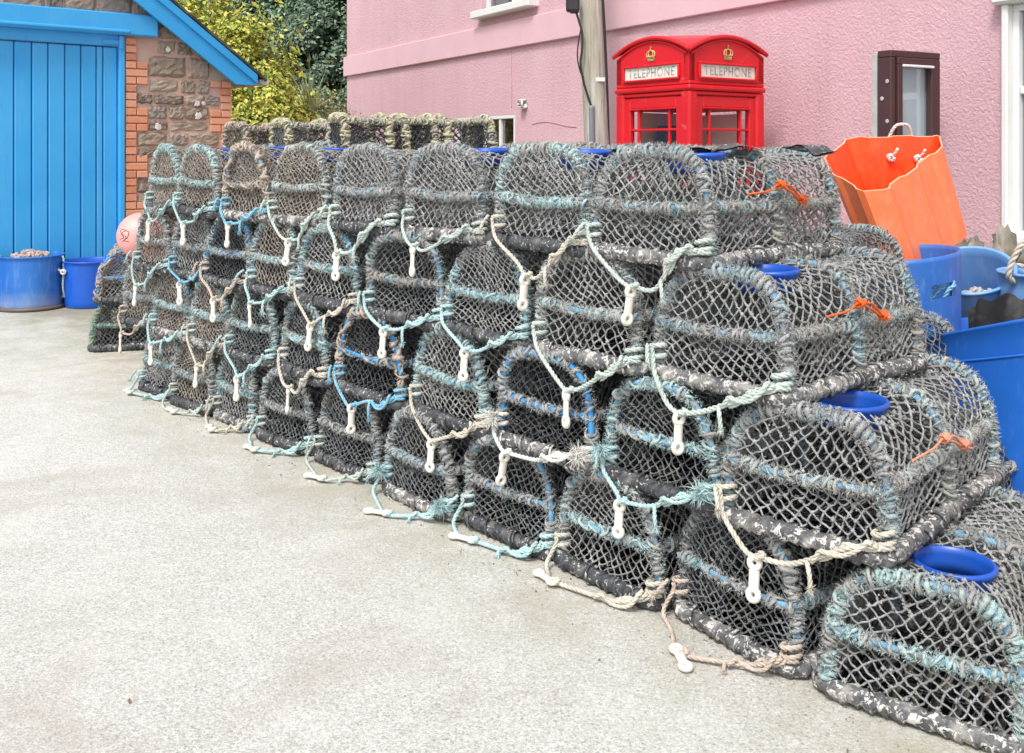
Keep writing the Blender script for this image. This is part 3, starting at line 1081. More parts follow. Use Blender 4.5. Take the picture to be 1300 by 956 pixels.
# worn rubber flaps lying on the top row
for (px, back, wd, ln, tw_, lab) in ((842, .30, .09, .26, .3, 'curled black rubber flap on the top row below the phone box door'), (925, .42, .07, .22, 1.9, 'small black rubber flap on the top row under the phone box right side'), (716, .35, .10, .24, 1.1, 'dark rubber flap lying on the top row just right of the pole')):
    s = s_from_px(px)
    p = line(s) + np.array([math.sin(LA), math.cos(LA)]) * back
    p = p * (1 + 0)
    fm = MB()
    U, V_ = np.meshgrid(np.linspace(-.5, .5, 16), np.linspace(-.5, .5, 6), indexing='ij')
    Zf = .012 + .030 * np.abs(U) ** 1.5 * np.sign(U + .2) + .010 * np.sin(U * 9 + px) + .012 * V_ * np.sin(U * 5)
    top = np.stack([U * ln, V_ * wd, Zf], -1).reshape(-1, 3)
    bq = np.array([[i * 6 + j, (i + 1) * 6 + j, (i + 1) * 6 + j + 1, i * 6 + j + 1] for i in range(15) for j in range(5)])
    fm.add(top, bq)
    fm.add(top - np.array([0, 0, .005]), bq[:, ::-1])
    fl = tag(obj('rubber_flap', fm, RUBBER), lab, 'rubber flap', 'rubber flaps on the top row')
    fl.location = (p[0], p[1], 3 * TIER + .352)
    fl.rotation_euler = (0, 0, tw_)

# pots behind the front ones, three high, that carry the yellow edged pots
dep = np.array([math.sin(LA), math.cos(LA)])
for t in (1, 2, 3):
    for k in range(1, 8):
        s = (k + (t - 1) * .5) * LP + LWD / 2 + .1
        p = line(s) + dep * .92
        place_pot('plain dark grey pot just behind the front stack, seen only through its nets', (p[0], p[1], (t - 1) * TIER), -(LA + LC * s), VARIANTS[(k + t) % 5], 'dark', 'grey', 'grey', ring=False, floor=(t == 1), inner=False, group='lobster pots hidden behind the front row')

# yellow edged pots lying crosswise on the rear row
YEL = make_body(8, 7.0, w=.30, h=.50, L=.50, bays=2, a=.022, b=.02, whip_pitch=.020, whip_r=.0066, fuzz=1200, top_rails=True)
for i, (px0, px1, zz, zt, net, hoop, lab) in enumerate([
        (424, 515, 4.95, 1.562, 'black', 'yellow', 'dark netted pot edged in yellowish rope, left of two tallest behind the top row'),
        (515, 606, 5.1, 1.562, 'black', 'yellow', 'dark pot edged in yellow rope with orange scrap, beside small house window'),
        (350, 424, 5.3, 1.545, 'dark', 'yellow', 'low yellowish edged pot behind the top row, before the twiggy bush'),
        (292, 345, 5.6, 1.535, 'dark', 'beige', 'beige edged pot behind the top row, nearest the shed corner')]):
    X0, X1 = (px0 - 650) / F * zz, (px1 - 650) / F * (zz + .18)
    a = math.atan2(.18, X1 - X0)
    place_pot(lab, (X0 - .02 - .05 * (i == 1), zz + .15, zt - .50), a - PI / 2, YEL, net, hoop, 'grey', None, hoop, hoop, ring=False, group='yellow edged pots on the rear row', inner=True)

# far end: pots turned sideways
place_pot('thick beige roped pot turned sideways at the far end, above green one', (-2.66, 6.95, .33), -LA + 1.15, BEIGE, 'pale', 'beige', 'bright', None, 'beige', 'beige', group='pots turned sideways at the far end')
place_pot('green edged pot on the ground at the far left end of the pile', (-2.70, 6.93, 0), -LA + 1.1, VARIANTS[2], 'dark', 'green', 'blue', None, 'green', 'green', group='pots turned sideways at the far end', ring=False)

# ------------------------------------------------------------------ pink buoy
bz = 6.95
bx = (179 - 650) / F * bz
mb = MB()
prof = [(.001, -.165)] + [(.17 * math.cos(math.radians(a)) ** .92, .165 * math.sin(math.radians(a))) for a in range(-80, 81, 8)] + [(.03, .168), (.03, .19), (.022, .2), (.001, .2)]
lathe(mb, prof, 40)
by_ = thing('buoy', 'faded pink round fishing buoy lying among the pots by the blue shed door', 'buoy', (bx, bz, .80))
by_.scale = (.95, .95, .95)
by_.rotation_euler = (math.radians(70), 0, math.radians(30))
obj('float', mb, plastic('buoy_pink', (.86, .40, .36), (.78, .33, .30), (.86, .55, .50), .45), by_)
mb = MB()
for k, (u0, pts) in enumerate([(-.52, [(.02, .06), (-.02, .05), (0, .02), (.02, 0), (-.02, -.015)]), (-.40, [(.02, .05), (-.02, .03), (.02, .0), (-.015, -.03)]), (-.28, [(-.02, .05), (.02, .04), (.01, 0), (-.02, -.02), (.02, -.03)])]):
    Q = []
    for (a, b) in pts:
        el, az = b / .17 + .0, a / .17 + u0
        v = Vector((math.cos(el) * math.sin(az), -math.cos(el) * math.cos(az), math.sin(el))) * .1695
        Q.append(v)
    tube(mb, catmull(Q, .006), .0032, 5)
# the marks face the camera: undo the float's own turn
Mi = by_.rotation_euler.to_matrix().inverted().to_4x4()
mb.xf(Mi)
obj('painted_mark', mb, paint('mark_dark', (.12, .05, .05), (.08, .04, .04)), by_)


def stone(mb, c, s, mat=0, sub=2, rough=.16):
    """A rough stone: a box-like lump with an uneven surface."""
    n = 7
    th = np.linspace(0.02, PI - .02, n)
    ph = np.linspace(0, 2 * PI, 10, endpoint=False)
    T_, Ph = np.meshgrid(th, ph, indexing='ij')
    d = np.stack([np.sin(T_) * np.cos(Ph), np.sin(T_) * np.sin(Ph), np.cos(T_)], -1)
    e = 3.2
    rr = 1 / ((np.abs(d) ** e).sum(-1)) ** (1 / e)
    d = d * (rr * (1 + RNG.normal(0, rough, rr.shape)))[..., None]
    V = (d.reshape(-1, 3) * np.array(s) / 2)
    mb.add(V + np.array(c), ring_faces(n, 10, False)[:, ::-1], mat)


# ------------------------------------------------------------------ blue tubs
def tub(mb, r0, r1, h, th=.012, rim=.010, k=56, slant=0.0, floor=.02):
    """Open tub standing at the origin: foot radius r0, rim radius r1; the rim may be cut on a slant."""
    prof = [(.001, 0), (r0 - .01, 0), (r0, .012)]
    for q in range(1, 9):
        f = q / 9
        prof.append((r0 + (r1 - r0) * f, .012 + (h - .012) * f))
    prof += [(r1, h - .012), (r1 + rim * .6, h - .010), (r1 + rim, h - .004), (r1 + rim * .6, h + .003), (r1 - th * .5, h + .004), (r1 - th, h - .002)]
    for q in range(7, -1, -1):
        f = q / 8
        prof.append((r0 - th + (r1 - r0) * f, floor + (h - .02 - floor) * f))
    prof.append((.001, floor))
    lathe(mb, prof, k)
    if slant:
        v = mb.v[-1]
        f = np.clip(v[:, 2] / h, 0, 1) ** 3
        v[:, 2] += slant * v[:, 0] / r1 * f
    return mb


BLUE_FADED = plastic('tub_faded_blue', (.03, .19, .60), (.02, .13, .48), (.16, .36, .64), .45, low=(.30, (.32, .38, .48)))
BLUE_DEEP = plastic('tub_deep_blue', (.012, .12, .62), (.01, .09, .50), (.10, .26, .66), .35, (.6, .85))
BLUE_MID = plastic('barrel_blue', (.045, .19, .58), (.03, .14, .48), (.22, .36, .62), .42)
BLUE_PALE = plastic('tub_pale_blue', (.20, .42, .76), (.14, .34, .68), (.42, .56, .76), .45)
BLUE_BIG = plastic('big_tub_blue', (.018, .15, .60), (.012, .11, .48), (.16, .30, .62), .4, (.58, .85))

zA = 8.55
t1 = thing('tub', 'faded blue tub with bleached foot and rope handle, filled with shells, by the shed door', 'tub', ((20 - 650) / F * zA, zA + .27, 0), .2, 'blue tubs by the shed')
mb = MB(); tub(mb, .262, .268, .47)
obj('shell', mb, BLUE_FADED, t1)
mb = MB()
tube(mb, np.array([(.272 * math.cos(a), .272 * math.sin(a), .018) for a in np.linspace(0, 2 * PI, 48, endpoint=False)]), .016, 6, closed=True)
obj('foot_ring', mb, paint('mud', (.16, .13, .10), (.10, .08, .06)), t1)
mb = MB()
rope(mb, catmull([(.262, -.05, .46), (.282, -.06, .44), (.288, -.075, .33), (.285, -.09, .2), (.292, -.08, .12)]), .010, k=4)
hairs(mb, np.repeat(np.array([[.292, -.08, .12]]), 60, 0), np.repeat(np.array([[0, -.2, -1.]]), 60, 0), .01, .04)
obj('rope_handle', mb, ROPE['turq'], t1)
mb = MB()
rope(mb, catmull([(-.20, -.16, .465), (-.22, -.18, .50), (-.235, -.175, .515), (-.255, -.15, .47), (-.27, -.12, .38)]), .010, k=4)
obj('rope_handle', mb, ROPE['turq'], t1)
mb = MB()
for q in range(70):
    a, r = RNG.uniform(0, 6.28), .15 * math.sqrt(RNG.random())
    c = np.array([r * math.cos(a), r * math.sin(a), .43 + .06 * (1 - (r / .25) ** 2) * RNG.uniform(.6, 1.1)])
    n0 = mb.n
    stone(mb, c, RNG.uniform(.02, .055, 3), rough=.12)
tag(obj('shells', mb, W('whelk_shells', (.62, .50, .44), (.30, .22, .19), (.45, .35, .30), 30, 12, kind='Object', rand=False), t1, smooth=False), None, None)['kind'] = 'stuff'

zB = 8.75
t2 = thing('tub', 'deep blue tub with white knotted rope handle beside the shed door', 'tub', ((104 - 650) / F * zB, zB + .2, 0), 0, 'blue tubs by the shed')
mb = MB(); tub(mb, .222, .238, .41)
obj('shell', mb, BLUE_DEEP, t2)
mb = MB()
rope(mb, catmull([(-.235, -.055, .345), (-.20, -.17, .325), (-.16, -.20, .33)][:1] + [(-.27, -.08, .38), (-.22, -.17, .345), (-.165, -.195, .325)]), .010, k=5)
th = np.linspace(0, 2 * PI * 2.2, 30)
rope(mb, np.stack([-.163 + .018 * np.cos(th), -.198 - .001 * th, .325 + .018 * np.sin(th)], 1), .010, k=5)
obj('rope_handle', mb, ROPE['white'], t2)

# tall cut barrel behind the pots, slot hand-hole, turquoise rope inside
zC = 4.68
bc = thing('barrel', 'tall blue cut barrel with a slot hand hole under the orange bin', 'barrel', ((1139 - 650) / F * zC, zC, 0), 0, 'blue tubs behind the pots')
RB, HB = .275, .915
mb = MB()
k, rows = 72, 46
ang = np.linspace(0, 2 * PI, k, endpoint=False)
zs = np.linspace(0, 1, rows)
hole_a = -PI / 2 + .40


def barrel_wall(rad, flip):
    V = []
    for z in zs:
        hh = z * (HB + .03 * np.cos(ang))
        V.append(np.stack([rad * np.cos(ang), rad * np.sin(ang), hh], 1))
    V = np.concatenate(V)
    Fq = []
    for i in range(rows - 1):
        for j in range(k):
            a = (ang[j] + PI / k) - hole_a
            a = (a + PI) % (2 * PI) - PI
            zc = (zs[i] + zs[i + 1]) / 2 * HB
            if abs(a) < .185 and .735 < zc < .800:
                continue
            q = (i * k + j, i * k + (j + 1) % k, (i + 1) * k + (j + 1) % k, (i + 1) * k + j)
            Fq.append(q if not flip else q[::-1])
    mb.add(V, Fq)


barrel_wall(RB, False)
barrel_wall(RB - .008, True)
b0 = (rows - 1) * k
n1 = rows * k
mb.add(np.zeros((0, 3)), np.array([[b0 + j, b0 + (j + 1) % k, n1 + b0 + (j + 1) % k, n1 + b0 + j] for j in range(k)]) - mb.n)
mb.add([(RB * math.cos(a), RB * math.sin(a), .01) for a in ang], [tuple(range(k))])
obj('shell', mb, BLUE_MID, bc)
mb = MB()
for q in range(3):
    rope(mb, catmull([(.0 + .06 * q, -.215, .72), (.05 + .045 * q, -.225, .77), (.09 + .04 * q, -.215, .80), (.12, -.15, .86)]), .011, k=4)
tag(obj('rope', mb, ROPE['blue']), 'turquoise rope showing in the hand hole of the blue barrel', 'rope').location = bc.location


# leaning pale tub behind the barrel
zD = 5.6
td = thing('tub', 'pale blue tub tilted toward the barrel, between barrel and stone wall', 'tub', ((1243 - 650) / F * zD, zD, .44), 0, 'blue tubs behind the pots')
td.rotation_euler = (math.radians(20), math.radians(-26), .2)
mb = MB(); tub(mb, .195, .225, .36, slant=-.02)
obj('shell', mb, BLUE_PALE, td)
mb = MB()
for q in range(70):
    a, r = RNG.uniform(0, 6.28), .13 * math.sqrt(RNG.random())
    stone(mb, (r * math.cos(a), r * math.sin(a), .10 + RNG.uniform(0, .03)), RNG.uniform(.02, .05, 3), rough=.1)
o = obj('bait', mb, W('bait_scraps', (.66, .62, .60), (.4, .36, .36), (.5, .4, .38), 20, 9, rand=False), td, smooth=False)
o['kind'] = 'stuff'
mb = MB()
rope(mb, catmull([(.20, -.12, .34), (.25, -.15, .30), (.27, -.14, .22), (.245, -.10, .14)]), .013, k=5)
obj('rope_handle', mb, ROPE['cream'], td)
# crate the tub stands on
mb = MB()
for q in range(4):
    box(mb, (0, -.26, .055 + q * .105), (.60, .018, .085), bev=.004)
    box(mb, (-.29, 0, .055 + q * .105), (.018, .50, .085), bev=.004)
    box(mb, (.29, 0, .055 + q * .105), (.018, .50, .085), bev=.004)
    box(mb, (0, .26, .055 + q * .105), (.60, .018, .085), bev=.004)
for x in (-.272, .272):
    for y in (-.24, .24):
        box(mb, (x, y, .21), (.03, .03, .42), bev=.003)
box(mb, (0, 0, .416), (.56, .50, .016), bev=.003)
cr = tag(obj('crate', mb, paint('crate_orange', (.78, .36, .06), (.6, .26, .05), (.4, .3, .2), (.6, .75))), 'orange yellow fish crate under the tilted pale blue tub', 'crate')
cr.location = ((1246 - 650) / F * zD, zD, 0)

# second pale tub cut at the frame edge
zD2 = 5.2
td2 = thing('tub', 'pale blue tub at the right edge with thick cream rope handle', 'tub', ((1330 - 650) / F * zD2, zD2, 0), 0, 'blue tubs behind the pots')
mb = MB(); tub(mb, .20, .235, .76)
obj('shell', mb, BLUE_PALE, td2)
mb = MB()
rope(mb, catmull([(-.225, -.09, .72), (-.26, -.11, .76), (-.24, -.12, .84), (-.19, -.13, .93), (-.10, -.14, .98), (.02, -.15, .97)]), .016, k=5)
obj('rope_handle', mb, ROPE['cream'], td2)

# big blue tub
zE = 4.25
te = thing('tub', 'big bright blue round tub with slanted rim behind the right end of the pots', 'tub', (2.31, zE, 0), 0, 'blue tubs behind the pots')
def rim_z(a):
    d = math.degrees(a) % 360
    return float(np.interp(d, [0, 150, 180, 229, 252, 275, 330, 360], [.60, .575, .586, .745, .81, .80, .62, .60]))


mb = MB(); tub(mb, .57, .585, .70, rim=.003, k=144)
v_ = mb.v[-1]
f_ = np.clip(v_[:, 2] / .70, 0, 1)
v_[:, 2] += f_ * (np.array([rim_z(math.atan2(y, x)) for x, y in v_[:, :2]]) - .70)
obj('shell', mb, BLUE_BIG, te)
mb = MB()
tube(mb, np.array([(.583 * math.cos(a), .583 * math.sin(a), rim_z(a) * .82) for a in np.linspace(0, 2 * PI, 96, endpoint=False)]), .005, 6, closed=True)
obj('seam', mb, BLUE_BIG, te)
mb = MB()
rope(mb, catmull([(-.19, -.565, .80), (-.17, -.60, .77), (-.18, -.605, .73), (-.15, -.60, .70)]), .012, k=4)
obj('rope_handle', mb, ROPE['turq'], te)
mb = MB()
n = 48
U = np.linspace(0, 1, n)
an = np.radians(210 + 62 * U)
base = np.stack([.552 * np.cos(an), .552 * np.sin(an), np.array([rim_z(a) for a in an]) - .05], 1)
hgt = .145 + .016 * np.sin(U * 16) + .02 * np.sin(U * 29 + 1) + .03 * U
hgt[U < .06] *= .75
top = base + np.stack([.02 * np.sin(U * 9), .02 * np.cos(U * 5), hgt], 1)
for off in (0, .012):
    mb.add(np.concatenate([base + (0, off, 0), top + (0, off, 0)]), np.array([[i, i + 1, n + i + 1, n + i] for i in range(n - 1)]))
mb.f.append((np.array([[n + i, n + i + 1, 3 * n + i + 1, 3 * n + i] for i in range(n - 1)]), 0))
mb.f.append((np.array([[0, n, 3 * n, 2 * n], [n - 1, 2 * n - 1, 4 * n - 1, 3 * n - 1]]), 0))
o = tag(obj('rubber_sheet', mb, W('black_rubber_sheet', (.02, .02, .024), (.01, .01, .012), (.06, .06, .06), 9, 5)), 'wavy black rubber sheet standing in the big blue tub', 'rubber sheet')
o.location = te.location

# ------------------------------------------------------------------ orange bin
ob = thing('fish_bin', 'orange ribbed plastic fish bin with rope handles tilted in the blue barrel', 'bin')
PLAN = [(-.36, -.12), (-.28, -.31), (-.15, -.29), (.27, .15), (.315, .31), (-.15, .29), (-.34, .06)]


def bin_loop(ins):
    """Plan of the rim with stepped ribs pressed into the long walls."""
    P = np.array(PLAN)
    out = []
    for i in range(len(P)):
        a, b = P[i], P[(i + 1) % len(P)]
        L = np.linalg.norm(b - a); u = (b - a) / L
        nrm = np.array([u[1], -u[0]])
        a2 = a - nrm * ins
        if L > .3:
            for (f0, f1) in ((.10, .26), (.58, .80)):
                for f, dd in ((f0 - .07, 0), (f0, .014), (f1, .014), (f1 + .07, 0)):
                    out.append(a2 + u * L * f - nrm * dd)
        elif L > .2:
            for f, dd in ((.15, 0), (.30, .012), (.70, .012), (.85, 0)):
                out.append(a2 + u * L * f - nrm * dd)
        else:
            out += [a2 + u * L * .12, a2 + u * L * .88]
    return np.array(out)


Hb = .41
outer, inner = bin_loop(0), bin_loop(.007)
m_ = len(outer)


def lay(p, z):
    f = 1 - z / Hb
    p = p * 1.07
    return np.concatenate([p * (1 - .10 * f) + np.array([.15, -.19]) * f, np.full((m_, 1), z)], 1)


V = np.concatenate([lay(outer, 0), lay(outer, Hb), lay(inner, Hb), lay(inner, .012)])
rg = np.array([[j, (j + 1) % m_, m_ + (j + 1) % m_, m_ + j] for j in range(m_)])
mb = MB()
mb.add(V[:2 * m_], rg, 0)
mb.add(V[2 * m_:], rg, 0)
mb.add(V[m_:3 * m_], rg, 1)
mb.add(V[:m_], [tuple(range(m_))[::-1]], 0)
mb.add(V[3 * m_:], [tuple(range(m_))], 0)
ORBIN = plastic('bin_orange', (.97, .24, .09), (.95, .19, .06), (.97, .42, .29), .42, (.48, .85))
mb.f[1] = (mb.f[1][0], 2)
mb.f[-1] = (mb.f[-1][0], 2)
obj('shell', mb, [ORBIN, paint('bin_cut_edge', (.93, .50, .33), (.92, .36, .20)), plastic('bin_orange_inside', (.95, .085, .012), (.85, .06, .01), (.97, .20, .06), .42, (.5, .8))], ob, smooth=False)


def bin_handle(pa, pb, out_n, rise):
    """Rope handle through the wall: knots at pa and pb on the inside, loop outside."""
    pa, pb, out_n = np.array(pa), np.array(pb), np.array(out_n)
    mid = (pa + pb) / 2
    up = np.array([0, 0, 1.])
    mb = MB()
    pts = [pa - out_n * .03, pa + out_n * .012, pa * .85 + mid * .15 + out_n * .05 + up * (rise * .45), pa * .5 + mid * .5 + out_n * .055 + up * (rise * .9), mid + out_n * .05 + up * rise, pb * .5 + mid * .5 + out_n * .055 + up * (rise * .9), pb * .85 + mid * .15 + out_n * .05 + up * (rise * .45), pb + out_n * .012, pb - out_n * .03]
    rope(mb, catmull(pts, .008), .009, k=6)
    for c in (pa, pb):
        th = np.linspace(0, 2 * PI * 2.1, 34)
        u = (pb - pa) / np.linalg.norm(pb - pa)
        rope(mb, c - out_n * .03 + .012 * np.cos(th)[:, None] * u + .012 * np.sin(th)[:, None] * up - out_n * (.0022 * th)[:, None], .0095, k=5)
        rope(mb, catmull([c - out_n * .042, c - out_n * .052 + u * .014 + up * .028, c - out_n * .055 + u * .026 + up * .06], .008), .0085, k=5)
    obj('rope_handle', mb, ROPE['white'], ob)


bin_handle((.05, .268, Hb - .085), (.20, .276, Hb - .095), (0, 1, 0), .155)
zO = 5.05
ti = math.radians(25)
e1, e2, e3 = Vector((1, 0, 0)), Vector((0, math.cos(ti), math.sin(ti))), Vector((0, -math.sin(ti), math.cos(ti)))
Rm = Matrix((e1, e2, e3)).transposed().to_4x4()
rimc = Vector(((1141 - 650) / F * zO, zO, EYE - 15 / F * zO))
ob.matrix_world = Matrix.Translation(rimc) @ Rm @ Matrix.Translation((0, 0, -Hb))

# ------------------------------------------------------------------ pink house
HX, HZ = -3.0, 18.1
HD = np.array([.509, -.861])
house = thing('house', 'pink roughcast house with smooth string course and white windows', 'house', (HX, HZ, 0), math.atan2(HD[1], HD[0]))


def h_s(px):
    k = (px - 650) / F
    return (k * HZ - HX) / (HD[0] - k * HD[1])


def h_z(px, py):
    s = h_s(px)
    return EYE + (190 - py) * (HZ + HD[1] * s) / F


PINK = roughcast('pink_roughcast', (.69, .45, .495), (.63, .395, .445))
PINKS = paint('pink_smooth_render', (.73, .48, .53), (.68, .435, .485), (.78, .56, .60), (.56, .8), rough=.7, bs=14, bst=.1)
WHITE = paint('white_paint', (.80, .80, .78), (.72, .72, .70), (.5, .47, .42), (.68, .85))
PVC = paint('white_upvc', (.80, .80, .80), (.77, .77, .77), None, rough=.3)
HLEN, HHT, HDEP = 17.5, 7.2, 7.0
w1 = (h_s(578), h_s(654), 1.05, h_z(640, 146))
w2 = (h_s(612), h_s(681), h_z(646, 17) + .10, h_z(646, 17) + 1.45)
w3 = (h_s(1286), h_s(1286) + 1.3, .78, h_z(1278, 7))


def wall_holes(mb, L, H, holes, th, mat=0):
    """Front wall sheet in the x-z plane (outer face at y=0) with real openings and reveals."""
    xs = sorted({0, L, *[h[0] for h in holes], *[h[1] for h in holes]})
    zs_ = sorted({0, H, *[h[2] for h in holes], *[h[3] for h in holes]})
    for x0, x1 in zip(xs, xs[1:]):
        for z0, z1 in zip(zs_, zs_[1:]):
            cx, cz = (x0 + x1) / 2, (z0 + z1) / 2
            if any(h[0] < cx < h[1] and h[2] < cz < h[3] for h in holes):
                continue
            mb.add([(x0, 0, z0), (x1, 0, z0), (x1, 0, z1), (x0, 0, z1)], [(0, 1, 2, 3)], mat)
    for (x0, x1, z0, z1) in holes:
        mb.add([(x0, 0, z0), (x0, th, z0), (x0, th, z1), (x0, 0, z1)], [(0, 1, 2, 3)], mat)
        mb.add([(x1, 0, z0), (x1, 0, z1), (x1, th, z1), (x1, th, z0)], [(0, 1, 2, 3)], mat)
        mb.add([(x0, 0, z1), (x0, th, z1), (x1, th, z1), (x1, 0, z1)], [(0, 1, 2, 3)], mat)
        mb.add([(x0, 0, z0), (x1, 0, z0), (x1, th, z0), (x0, th, z0)], [(0, 1, 2, 3)], mat)


mb = MB()
wall_holes(mb, HLEN, HHT, [w1, w2, w3], .16)
mb.add([(0, 0, 0), (0, 0, HHT), (0, HDEP, HHT), (0, HDEP, 0)], [(0, 1, 2, 3)])
mb.add([(HLEN, 0, 0), (HLEN, HDEP, 0), (HLEN, HDEP, HHT), (HLEN, 0, HHT)], [(0, 1, 2, 3)])
mb.add([(0, HDEP, 0), (0, HDEP, HHT), (HLEN, HDEP, HHT), (HLEN, HDEP, 0)], [(0, 1, 2, 3)])
obj('wall', mb, PINK, house, smooth=False)
mb = MB()
prism(mb, [(-.2, HHT), (-.2, HHT + .1), (0, HHT + .1), (0, HHT)], -.3, HDEP + .3)
V = [(-.2, -.4, HHT), (HLEN + .2, -.4, HHT), (HLEN + .2, HDEP / 2, HHT + 3), (-.2, HDEP / 2, HHT + 3), (HLEN + .2, HDEP + .4, HHT), (-.2, HDEP + .4, HHT)]
mb.add(V, [(0, 1, 2, 3), (3, 2, 4, 5), (0, 3, 5), (1, 4, 2)])
obj('roof', mb, W('slate', (.10, .105, .12), (.05, .05, .06), None, 6, rand=False), house, smooth=False)
# string course
zb = EYE + 1.33
mb = MB()
box(mb, (HLEN / 2 - .03, -.024, zb + .175), (HLEN + .06, .052, .35), bev=.008)
box(mb, (-.024, HDEP / 2, zb + .175), (.052, HDEP, .35), bev=.008)
obj('string_course', mb, PINKS, house, smooth=False)
mb = MB()
sj = h_s(650)
tube(mb, np.array([(sj + .003 * math.sin(z * 9), -.002, z) for z in np.linspace(1.95, zb, 30)]), .007, 5)
tube(mb, np.array([(h_s(676) + u * (h_s(732) - h_s(676)), -.002, h_z(700, 157) + .03 * math.sin(u * 5) - .02 * u) for u in np.linspace(0, 1, 24)]), .006, 5)
obj('render_crack', mb, paint('pink_crack', (.56, .28, .33), (.52, .25, .30)), house)


def window(parent, w, frame_m, sill_m, mull=1, transom=None, y=.10, fw=.055, sill=True, proud=False):
    x0, x1, z0, z1 = w
    wm = MB()
    for (cx, cz, sx, sz) in (((x0 + x1) / 2, z1 - fw / 2, x1 - x0, fw), ((x0 + x1) / 2, z0 + fw / 2, x1 - x0, fw), (x0 + fw / 2, (z0 + z1) / 2, fw, z1 - z0 - 2 * fw), (x1 - fw / 2, (z0 + z1) / 2, fw, z1 - z0 - 2 * fw)):
        box(wm, (cx, y, cz), (sx - .004, .07, sz), bev=.006)
    for q in range(mull):
        cx = x0 + (x1 - x0) * (q + 1) / (mull + 1)
        box(wm, (cx, y, (z0 + z1) / 2), (.04, .055, z1 - z0 - 2 * fw), bev=.006)
    if transom:
        box(wm, ((x0 + x1) / 2, y + .001, transom), (x1 - x0 - 2 * fw, .052, .055), bev=.006)
    fr = obj('window', wm, frame_m, parent, smooth=False)
    pm = MB()
    pm.add([(x0, y + .012, z0), (x1, y + .012, z0), (x1, y + .012, z1), (x0, y + .012, z1)], [(0, 1, 2, 3)])
    obj('pane', pm, GLASSW, fr, smooth=False)
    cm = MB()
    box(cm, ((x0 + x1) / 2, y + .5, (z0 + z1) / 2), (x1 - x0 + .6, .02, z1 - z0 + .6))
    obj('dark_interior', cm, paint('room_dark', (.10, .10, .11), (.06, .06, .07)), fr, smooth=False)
    if sill:
        s_ = MB()
        box(s_, ((x0 + x1) / 2, -.04, z0 - .05), (x1 - x0 + .12, .24, .10), bev=.012)
        obj('sill', s_, sill_m, fr, smooth=False)
    return fr


GLASSW = glass('window_glass', (.55, .58, .6), .62)
window(house, w1, PVC, WHITE, 3, None, .036, .05, sill=False)
window(house, w2, WHITE, WHITE, 1, None, .10)
f3 = window(house, w3, PVC, WHITE, 1, h_z(1285, 115), .03, .05)
mb = MB()
xx = w3[0]
box(mb, (xx - .022, -.02, (w3[2] + w3[3]) / 2), (.05, .10, w3[3] - w3[2]), bev=.01)
box(mb, ((w3[0] + w3[1]) / 2, -.035, w3[3] + .05), (w3[1] - w3[0] + .22, .14, .10), bev=.02)
box(mb, (w3[1] + .035, -.02, (w3[2] + w3[3]) / 2), (.075, .10, w3[3] - w3[2]), bev=.01)
obj('surround', mb, WHITE, f3, smooth=False)
mb = MB()
sa = h_s(667)
box(mb, (sa, -.045, h_z(667, 132)), (.12, .09, .12), bev=.015)
box(mb, (sa, -.094, h_z(667, 132) + .01), (.07, .012, .05), bev=.004)
obj('alarm_box', mb, PVC, house)

# ------------------------------------------------------------------ telegraph pole
zp = 10.6
px_ = (757 - 650) / F * zp
pole = thing('telegraph_pole', 'weathered grey wooden telegraph pole between phone box and pink wall', 'pole', (px_ + .03, zp, 0))
mb = MB()
n = 50
Pz = np.linspace(0, 6.5, n)
C = np.stack([-.10 * (Pz - 1.0) / 2.2 + .0, 0 * Pz, Pz], 1)
tube(mb, C, .142 - .006 * Pz, 24, rfun=lambda a: .004 * np.sin(a * 7 + 1)[None, :] * np.ones((n, 1)))
m, nt, p = nodes('pole_wood')
v = coords(nt, False, scale=(1, 1, .06))
c = ramp(nt, noise(nt, v, 34, 6, .7, .3), [(.3, (.20, .18, .15)), (.5, (.42, .40, .35)), (.72, (.60, .58, .52))])
f = ramp(nt, noise(nt, coords(nt, False, scale=(1, 1, .2)), 4, 4), [(.45, (0, 0, 0)), (.7, (.6, .6, .6))])
c = mixc(nt, f, c, (.30, .29, .15))
nt.links.new(c, p.inputs['Base Color'])
p.inputs['Roughness'].default_value = .9
bump(nt, p, noise(nt, v, 60, 4), .6, .01)
obj('shaft', mb, m, pole)
BLACKP = paint('black_plastic', (.025, .025, .028), (.018, .018, .02))
GREYP = paint('grey_conduit', (.22, .24, .27), (.17, .19, .22))


def pol(px, py, dy=-.14):
    return ((px - 650) / F * (zp + dy) - px_ - .03, dy, EYE + (190 - py) * (zp + dy) / F)


mb = MB()
c0 = pol(727, 5)
box(mb, c0, (.14, .11, .17), bev=.02)
box(mb, pol(729, 14), (.10, .09, .05), bev=.015)
obj('junction_box', mb, BLACKP, pole, smooth=False)
mb = MB()
tube(mb, catmull([pol(731, 14), pol(736, 30), pol(739, 42), pol(739, 62), pol(737, 80), pol(740, 100), pol(745, 118), pol(751, 136)], .03), .012, 6)
tube(mb, catmull([pol(737, 38), pol(734, 56), pol(733, 74), pol(737, 92), pol(741, 98)], .03), .008, 5)
tube(mb, catmull([pol(763, -30, -.03), pol(767, 40, -.03), pol(770, 110, -.03), pol(772, 175, -.03), pol(774, 230, -.03)], .05), .020, 6)
obj('cable', mb, BLACKP, pole)
mb = MB()
tube(mb, np.array([pol(751, 134), pol(751, 138), pol(752, 180), pol(753, 400)]), .030, 10)
obj('conduit', mb, GREYP, pole)
mb = MB()
box(mb, pol(762, 101, -.125), (.10, .012, .042), bev=.003)
obj('number_plate', mb, WHITE, pole, smooth=False)

